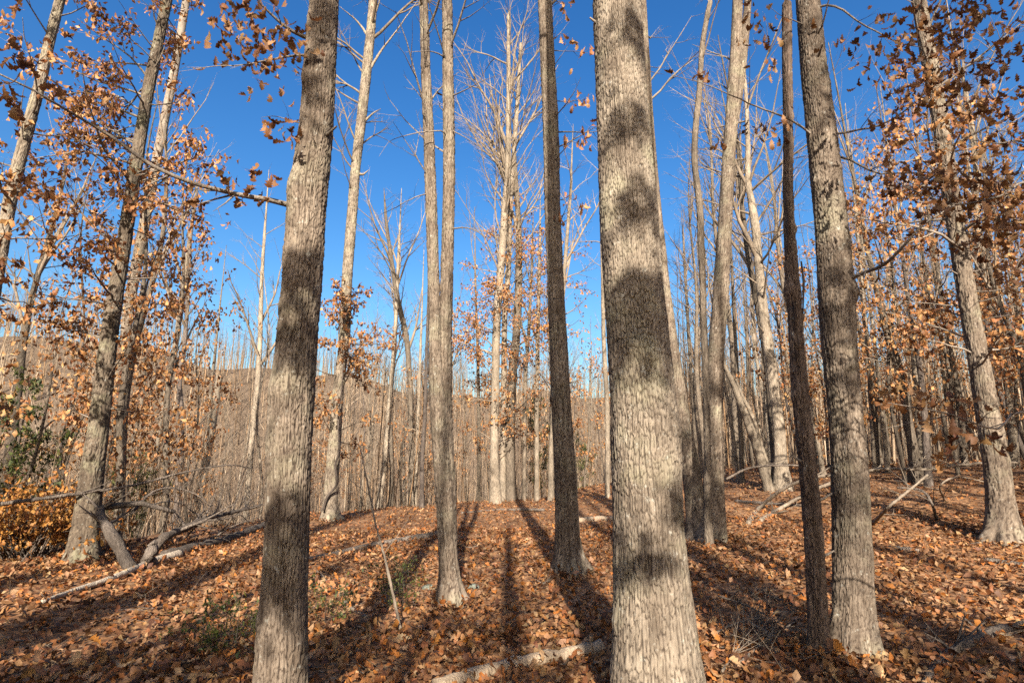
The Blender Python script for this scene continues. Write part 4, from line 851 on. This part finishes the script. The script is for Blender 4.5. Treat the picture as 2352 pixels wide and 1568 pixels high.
for gx, gy, bk, rr_, hh_, tx in ((110, 1420, 9, .22, 18, 'at the far left of the floor'), (520, 1400, 8, .17, 16, 'just left of the left centre oak'), (1188, 1360, 9, .10, 15, 'in a thin middle line'),
                            (1740, 1330, 11, .15, 17, 'right of the forked tree foot'), (2060, 1420, 8, .2, 17, 'right of the right oak'), (2260, 1330, 12, .24, 19, 'near the flared oak'), (960, 1500, 6, .12, 12, 'left of the bottom log')):
    q = G(gx, gy); behind((q.x, q.y), bk + q.y, rr_, hh_, LB + tx, nb=9, ln=2.4)
# ------------------------------------------------------------------ ground leaves
def litter(n, az, r0, r1, lod_split=(7.0, 16.0)):
    a_ = np.radians(RNG.uniform(*az, n)); r_ = np.sqrt(RNG.uniform(r0 ** 2, r1 ** 2, n)); return r_ * np.sin(a_), r_ * np.cos(a_)
parts = [litter(16000, (-50, 50), 1.4, 6.5), litter(32000, (-48, 50), 6.5, 15), litter(22000, (-30, 50), 15, 30), litter(6000, (15, 50), 30, 48), litter(3500, (50, 310), .6, 6)]
for root_, rad_ in ((h3, .2), (h4, .3), (h5, .45), (h6, .12), (h7, .24), (h8, .42), (h9, .3), (h12, .4), (h10, .2)):
    k = 130; a_ = RNG.uniform(0, 6.283, k); q_ = rad_ + np.abs(RNG.normal(0, .13, k)); parts.append((root_.location.x + q_ * np.cos(a_), root_.location.y + q_ * np.sin(a_)))
x = np.concatenate([p[0] for p in parts]); y = np.concatenate([p[1] for p in parts]); r_ = np.hypot(x, y)
ok = r_ < np.interp(np.degrees(np.arctan2(x, y)), AZ, CR) + 5; x, y, r_ = x[ok], y[ok], r_[ok]; n = len(x)
z = gz(x, y) + RNG.uniform(.004, .05, n) + np.where(np.arange(n) > n - 1170, RNG.uniform(0, .06, n), 0); pos = np.stack([x, y, z], -1)
size = .055 + .08 * RNG.beta(1.4, 2.4, n); Rm = rotm(RNG.uniform(0, 6.283, n), RNG.normal(0, .5, n), RNG.normal(0, .55, n) + np.where(RNG.random(n) < .4, math.pi, 0))
zz = np.where(y > .5, y * CP - (EYE - z) * SP, 1e9)
px = 1176 + F * x / zz; py = 784 - F * (-y * SP + (z - EYE) * CP) / zz
vis = (px > 0) & (px < 2352) & (py < 1568) & (y > .5)
score = np.where(vis, size / zz, 0) * np.where(z - gz(x, y) > .03, 1, .2)
sel = np.argsort(-score)[:300]
for i in sel:
    tag(single_leaf('fallen_leaf', 'ground', PAL_GROUND * 1.05, pos[i] + np.array([0, 0, .01]), Rm[i], size[i] * 1.05), 'dry brown oak leaf lying among the nearest fallen leaves', 'leaf', 'fallen leaves nearest the viewpoint')
rest = np.setdiff1d(np.arange(n), sel)
lods = np.where((r_[rest] < 4.6) & (y[rest] > 0), 0, np.where((r_[rest] < 8) & (y[rest] > 0), 1, 2))
X_, Y_ = x[rest], y[rest]
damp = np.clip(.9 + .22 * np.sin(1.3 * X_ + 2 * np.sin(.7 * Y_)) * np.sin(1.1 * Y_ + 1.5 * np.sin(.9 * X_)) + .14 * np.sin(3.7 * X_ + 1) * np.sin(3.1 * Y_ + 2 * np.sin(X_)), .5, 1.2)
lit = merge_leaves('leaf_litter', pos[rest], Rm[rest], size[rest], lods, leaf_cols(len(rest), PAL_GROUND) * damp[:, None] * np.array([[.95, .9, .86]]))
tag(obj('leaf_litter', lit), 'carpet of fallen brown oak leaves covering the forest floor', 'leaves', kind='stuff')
print('litter', n, round(time.time() - T0, 1))

# ------------------------------------------------------------------ fallen wood
def lies(name, label, cat, pts, r0, r1, mat, twigs=0, lift=0.0, group=None, tw=.5, sides=9, knot=.14):
    """pts: (px,py) on the ground, or (px,py,Y) in the air"""
    W = []
    for q in pts:
        if len(q) == 2: p = G(*q); p.z += r0 * .4 + lift
        else: p = P(*q); p.z = max(p.z, g(p.x, p.y) + r1)
        W.append(tuple(p))
    L_ = sum((Vector(W[i + 1]) - Vector(W[i])).length for i in range(len(W) - 1)); n = max(10, min(70, int(L_ / max(r0 * 1.2, .04))))
    A = spline(W, n); A[:, :3] += RNG.normal(0, r0 * .10, A.shape)
    rad = np.linspace(r0, r1, n) * (1 + RNG.uniform(-knot, knot, n)); path = [Vector(a) for a in A]
    base = path[0].copy(); base.z = g(base.x, base.y)
    root = thing(name, base, label, cat, group)
    V, Q = tubes([(path, list(rad))], sides)
    caps = [np.arange(sides)[::-1][None], np.arange(len(V) - sides, len(V))[None]]
    obj('stem', np_mesh('stem', V - np.array(tuple(base)), Q + [np.array(c).reshape(1, -1) for c in caps], mat), root)
    if twigs:
        for j in range(twigs):
            out, tips = [], []
            i = rnd.randrange(n // 6, n - 1); e = (path[i + 1] - path[i]).normalized(); sd = e.cross(rv()).normalized(); d_ = e * .6 + sd * .8; d_.z = abs(d_.z) * .7
            grow(out, tips, path[i], d_, tw * rnd.uniform(.5, 1.2), max(rad[i] * .5, .004), 1, BARE)
            obj('side_twig', tube_mesh_lod('side_twig', out, mat, base), root)
    return root
lies('fallen_limb', 'grey bent fallen limb propped at the foot of the left oak', 'log', [(300, 1312), (288, 1285, 9.2), (262, 1235, 9.3), (240, 1200, 9.5), (228, 1172, 9.8), (255, 1163, 10), (330, 1158, 10.2), (400, 1175, 10.5)], .10, .03, M_LOG, 6, tw=.9)
lies('fallen_log', 'long pale broken log lying left of the left centre oak', 'log', [(95, 1392), (170, 1365), (230, 1345), (290, 1322), (350, 1296), (412, 1277)], .022, .078, M_BLEACH, lift=.035, knot=.05)
lies('fallen_log', 'brown log lying behind the pale broken log', 'log', [(378, 1282), (450, 1262), (530, 1240), (620, 1205)], .10, .09, M_LOG)
lies('fallen_branch', 'dark branch lying over the left brush toward the crest', 'branch', [(350, 1275), (375, 1235, 10.8), (420, 1215, 11.5), (470, 1192, 12), (520, 1180, 13), (600, 1160, 14)], .08, .03, M_LOG, 12, tw=1.2)
lies('log_stump', 'short grey stub standing by the left fallen limb', 'stump', [(345, 1300), (340, 1280, 9.6), (350, 1255, 9.7), (345, 1243, 9.7)], .11, .07, M_LOG)
lies('fallen_sapling', 'long dark pole leaning past the left oak near the leafy shrub', 'branch', [(-60, 1165, 9.0), (0, 1157, 9.2), (130, 1140, 9.7), (300, 1115, 10.4), (420, 1085, 11), (520, 1068, 11.5), (580, 1075, 12)], .035, .01, M_LOG, 8, tw=.7)
lies('fallen_branch', 'thin forked dead branch in the brush right of the left oak', 'branch', [(300, 1180, 10.2), (350, 1130, 10.6), (400, 1120, 11), (450, 1135, 11.2), (480, 1160, 11.4)], .025, .008, M_LOG, 8, tw=.8)
for k, (x0, y0, x1, y1, lb) in enumerate([(420, 1240, 520, 1165, 'steep'), (460, 1255, 600, 1185, 'low'), (430, 1215, 580, 1200, 'crossing'), (500, 1230, 590, 1150, 'rear')]):
    lies('fallen_branch', 'grey ' + lb + ' branch of the brush pile left of the left centre oak', 'branch', [(x0, y0), ((x0 + x1) / 2, (y0 + y1) / 2 - 10, 12.2 + k * .4), (x1, y1, 12.8 + k * .4)], .022, .006, M_LOG, 10, tw=1.0)
lies('fallen_log', 'half buried log lying behind the leaning stick', 'log', [(700, 1290), (770, 1275), (850, 1256), (920, 1243), (1005, 1230)], .05, .075, M_LOG)
lies('dead_sapling', 'thin dead leaning stick standing left of the twin stems', 'sapling', [(922, 1455), (908, 1390, 6.2), (885, 1285, 6.3), (862, 1200, 6.35), (848, 1130, 6.4), (832, 1050, 6.45), (822, 1005, 6.5)], .017, .005, M_DEAD, 5, tw=.4)
lies('fallen_branch', 'pale forked stick lying right of the left centre oak', 'branch', [(728, 1312), (765, 1350), (800, 1392), (842, 1420)], .012, .022, M_DEAD, 5, tw=.4)
lies('fallen_log', 'pale barkless log at the bottom centre of the picture', 'log', [(1000, 1590), (1080, 1560), (1180, 1535), (1280, 1512), (1385, 1494)], .06, .06, M_BARE)
lies('fallen_log', 'short pale log behind the thickest trunk on its left', 'log', [(1325, 1200), (1360, 1196), (1420, 1194)], .09, .08, M_BARE)
lies('fallen_log', 'thin log along the crest in the centre', 'log', [(1060, 1180), (1150, 1172), (1250, 1172)], .05, .05, M_LOG)
lies('fallen_branch', 'long bleached fallen branch arching across the right floor', 'branch', [(1718, 1203), (1745, 1165, 14.5), (1800, 1122, 14), (1860, 1098, 13.5), (1960, 1085, 13), (2040, 1076, 12.6), (2120, 1078, 12.4), (2240, 1064, 12.2), (2340, 1062, 12.2)], .05, .022, M_DEAD, 14, tw=1.1)
lies('fallen_branch', 'lower bleached fallen branch running behind the snag', 'branch', [(1745, 1198), (1790, 1170), (1850, 1135, 14.2), (1910, 1110, 14.3), (1990, 1100, 14.5)], .05, .035, M_DEAD, 6, tw=.9)
lies('fallen_branch', 'dark bowed branch spanning left of the snag', 'branch', [(1668, 1100, 15), (1720, 1075, 15), (1790, 1068, 15), (1860, 1070, 15.2)], .03, .02, M_LOG, 6, tw=.8)
lies('fallen_branch', 'forked branch rising from the leaves right of the right oak', 'branch', [(2005, 1205), (2040, 1165, 10.8), (2085, 1128, 11), (2130, 1090, 11.2)], .03, .02, M_DEAD, 6, tw=.7)
lies('fallen_branch', 'drooping grey branch end hanging beside the flared oak', 'branch', [(2152, 1195), (2140, 1155, 11.4), (2115, 1125, 11.6), (2060, 1120, 11.8)], .03, .02, M_LOG, 5, tw=.6)
lies('fallen_branch', 'twiggy bleached branch standing left of the flared oak', 'branch', [(2170, 1150), (2160, 1115, 12.0), (2200, 1095, 12.2), (2270, 1108, 12.4)], .02, .01, M_DEAD, 8, tw=.7)
lies('fallen_log', 'log lying in leaves behind the snag', 'log', [(1690, 1153), (1760, 1158), (1860, 1165)], .05, .04, M_LOG)
lies('fallen_log', 'small grey log in the leaves right of the right oak', 'log', [(2045, 1262), (2075, 1265), (2110, 1268)], .05, .04, M_LOG)
lies('fallen_log', 'log at the right edge below the flared oak', 'log', [(2260, 1290), (2310, 1296), (2380, 1305)], .045, .04, M_LOG)
lies('fallen_branch', 'dark thick branch curving into the lower right corner', 'branch', [(2120, 1590), (2150, 1540), (2190, 1500), (2250, 1470), (2310, 1448), (2390, 1440)], .032, .05, M_LOG, 5, tw=.4)
lies('fallen_branch', 'pale stick in front of the right oak', 'branch', [(1820, 1472), (1870, 1494), (1920, 1504), (2015, 1492)], .015, .007, M_DEAD, 3, tw=.3)
lies('fallen_branch', 'grey stick running behind the snag', 'branch', [(1715, 1360), (1780, 1375), (1850, 1400), (1905, 1425)], .018, .022, M_LOG, 4, tw=.4)
lies('fallen_branch', 'long thin grey stick on the leaves left of the snag', 'branch', [(1690, 1270), (1770, 1290), (1850, 1315), (1910, 1320)], .012, .007, M_LOG, 3, tw=.3)
for k, (x0, y0, x1, y1, w) in enumerate([(1650, 1380, 1800, 1450, 'upper'), (1640, 1470, 1760, 1430, 'left'), (1700, 1540, 1830, 1440, 'rising'), (1720, 1440, 1860, 1540, 'falling'), (1660, 1560, 1730, 1480, 'lowest'), (1740, 1420, 1800, 1560, 'steepest')]):
    lies('brush_stick', 'grey ' + w + ' twiggy stick in the brush pile before the snag', 'branch', [(x0, y0), ((x0 + x1) / 2, (y0 + y1) / 2 - 8), (x1, y1)], .012, .004, M_DEAD, 14, .05, tw=.5)
for k in range(46):
    x0, y0 = rnd.choice([(rnd.uniform(0, 560), rnd.uniform(1330, 1560)), (rnd.uniform(720, 1380), rnd.uniform(1200, 1560)), (rnd.uniform(1640, 2340), rnd.uniform(1180, 1560))]); dx = rnd.uniform(-70, 70)
    lies('fallen_twig', 'small bare twig lying on the fallen leaves', 'twig', [(x0, y0), (x0 + dx * .5, y0 + rnd.uniform(-8, 8)), (x0 + dx, y0 + rnd.uniform(-18, 18))], rnd.uniform(.004, .009), .002, rnd.choice([M_DEAD, M_LOG]), rnd.randrange(0, 4), .03, 'small twigs on the forest floor', .3, 5)
# stone by the twin stems
bm = np.array([(math.cos(a_) * math.cos(e_) * .2, math.sin(a_) * math.cos(e_) * .14, max(math.sin(e_), -.2) * .09) for e_ in np.linspace(-1.2, 1.5, 8) for a_ in np.linspace(0, 6.283, 14, endpoint=False)])
bm *= 1 + RNG.uniform(-.08, .08, (len(bm), 1)); ii = np.arange(112).reshape(8, 14); a = ii[:-1]; b = np.roll(a, -1, 1); d = ii[1:]; c = np.roll(d, -1, 1)
for (sxx, syy, lb) in [(985, 1352, 'mossy grey stone half buried left of the twin stems foot'), (1085, 1350, 'flat grey stone half buried right of the twin stems foot')]:
    q = G(sxx, syy); tag(obj('stone', np_mesh('stone', bm, [np.stack([a, b, c, d], -1).reshape(-1, 4), ii[-1][None]], M_STONE), loc=(q.x, q.y, q.z + .005)), lb, 'stone').scale = (.5, .5, .6)

# ------------------------------------------------------------------ evergreens and the leafy shrub
GREENS = np.array([[.05, .072, .018], [.065, .088, .022], [.033, .05, .016], [.11, .115, .033]])
def cedar(base, h, r, n, ln, label, cat, nm, dens=.9, nsz=.035, lean=(0, 0), o=None):
    root = thing(nm, base, label, cat)
    rows = [(base.x + lean[0] * i / 5, base.y + lean[1] * i / 5, base.z - .03 + h * i / 5, max(r * (1 - .85 * i / 5), .002)) for i in range(6)]
    path, rad = path_of(rows, 20); obj('trunk', tube_mesh('trunk', [(path, rad)], 6, M_LOG, base), root)
    oo = o or dict(seg=[.12, .07], wander=.12, trop=[.02, .0], kids=[12], ang=[45], ratio=(.25, .45), tiplvl=0)
    out, tips = crown(path, rad, .12, .99, n, ln, oo, (0, 45)); obj('crown', tube_mesh_lod('crown', out, M_LOG, base), root)
    pp = tipleaves(tips, dens, 3, nsz * .5); k = len(pp); k3 = RNG.normal(0, 1, (k, 3, 3)) * nsz * np.array([.3, .3, .45])
    V = (pp[:, None] + k3).reshape(-1, 3) - np.array(tuple(base))
    tag(obj('needles', np_mesh('needles', V, [np.arange(k * 3).reshape(-1, 3)], M_GREEN, {'col': np.repeat(leaf_cols(k, GREENS), 3, 0)}, smooth=False), root), kind='stuff')
q = P(20, 1150, 12.0); cedar(Vector((q.x, q.y, g(q.x, q.y))), 3.6, .05, 30, 1.2, 'green cedar at the left edge above the orange shrub', 'tree', 'cedar_tree', 1.0, .085)
cedar(G(890, 1395), .55, .008, 14, .28, 'small green cedar seedling behind the leaning stick', 'seedling', 'cedar_seedling')
cedar(G(925, 1400), .35, .006, 10, .2, 'low cedar seedling right of the leaning stick foot', 'seedling', 'cedar_seedling')
cedar(G(745, 1440), .32, .007, 18, .33, 'dark cedar seedling at the right of the left centre oak', 'seedling', 'cedar_seedling')
cedar(G(540, 1500), .35, .007, 20, .40, 'spreading cedar seedling left of the left centre oak', 'seedling', 'cedar_seedling')
cedar(G(470, 1495), .2, .006, 12, .25, 'smallest dark cedar seedling in the left foreground', 'seedling', 'cedar_seedling')
for px_, py_, Yd, h, lb in [(1232, 1060, 33, 6.5, 'green cedar in the background left of the shaded oak'), (1325, 1090, 38, 5.0, 'green cedar in the background right of the shaded oak'), (290, 1130, 20, 3.4, 'low green evergreen behind the left oaks'), (2020, 1000, 44, 6, 'dark evergreen deep behind the right oak'), (1560, 1040, 45, 6, 'dark evergreen deep behind the forked tree')]:
    q = P(px_, py_, Yd); cedar(Vector((q.x, q.y, g(q.x, q.y))), h, .06, 30, 1.3, lb, 'tree', 'cedar_tree', .7, .12)
q = P(70, 1240, 10.4); b = Vector((q.x, q.y, g(q.x, q.y)))
sh = thing('leafy_shrub', b, 'dense bright orange brown leafy shrub at the left edge', 'shrub'); out, tips = [], []
for k in range(70):
    az = rnd.uniform(0, 6.283); grow(out, tips, b + Vector((rnd.gauss(0, .25), rnd.gauss(0, .2), 0)), Vector((math.cos(az) * .7, math.sin(az) * .6, rnd.uniform(.4, 1.5))), rnd.uniform(.7, 1.5), .012, 0, LEAFY)
obj('stems', tube_mesh_lod('stems', out, M_LOG, b, .008), sh)
dress(sh, tipleaves(tips, .95, 2, .06), .10, np.array([[.33, .15, .042], [.37, .18, .052], [.20, .08, .028], [.38, .21, .07]]), 'shrub', 300, 1)
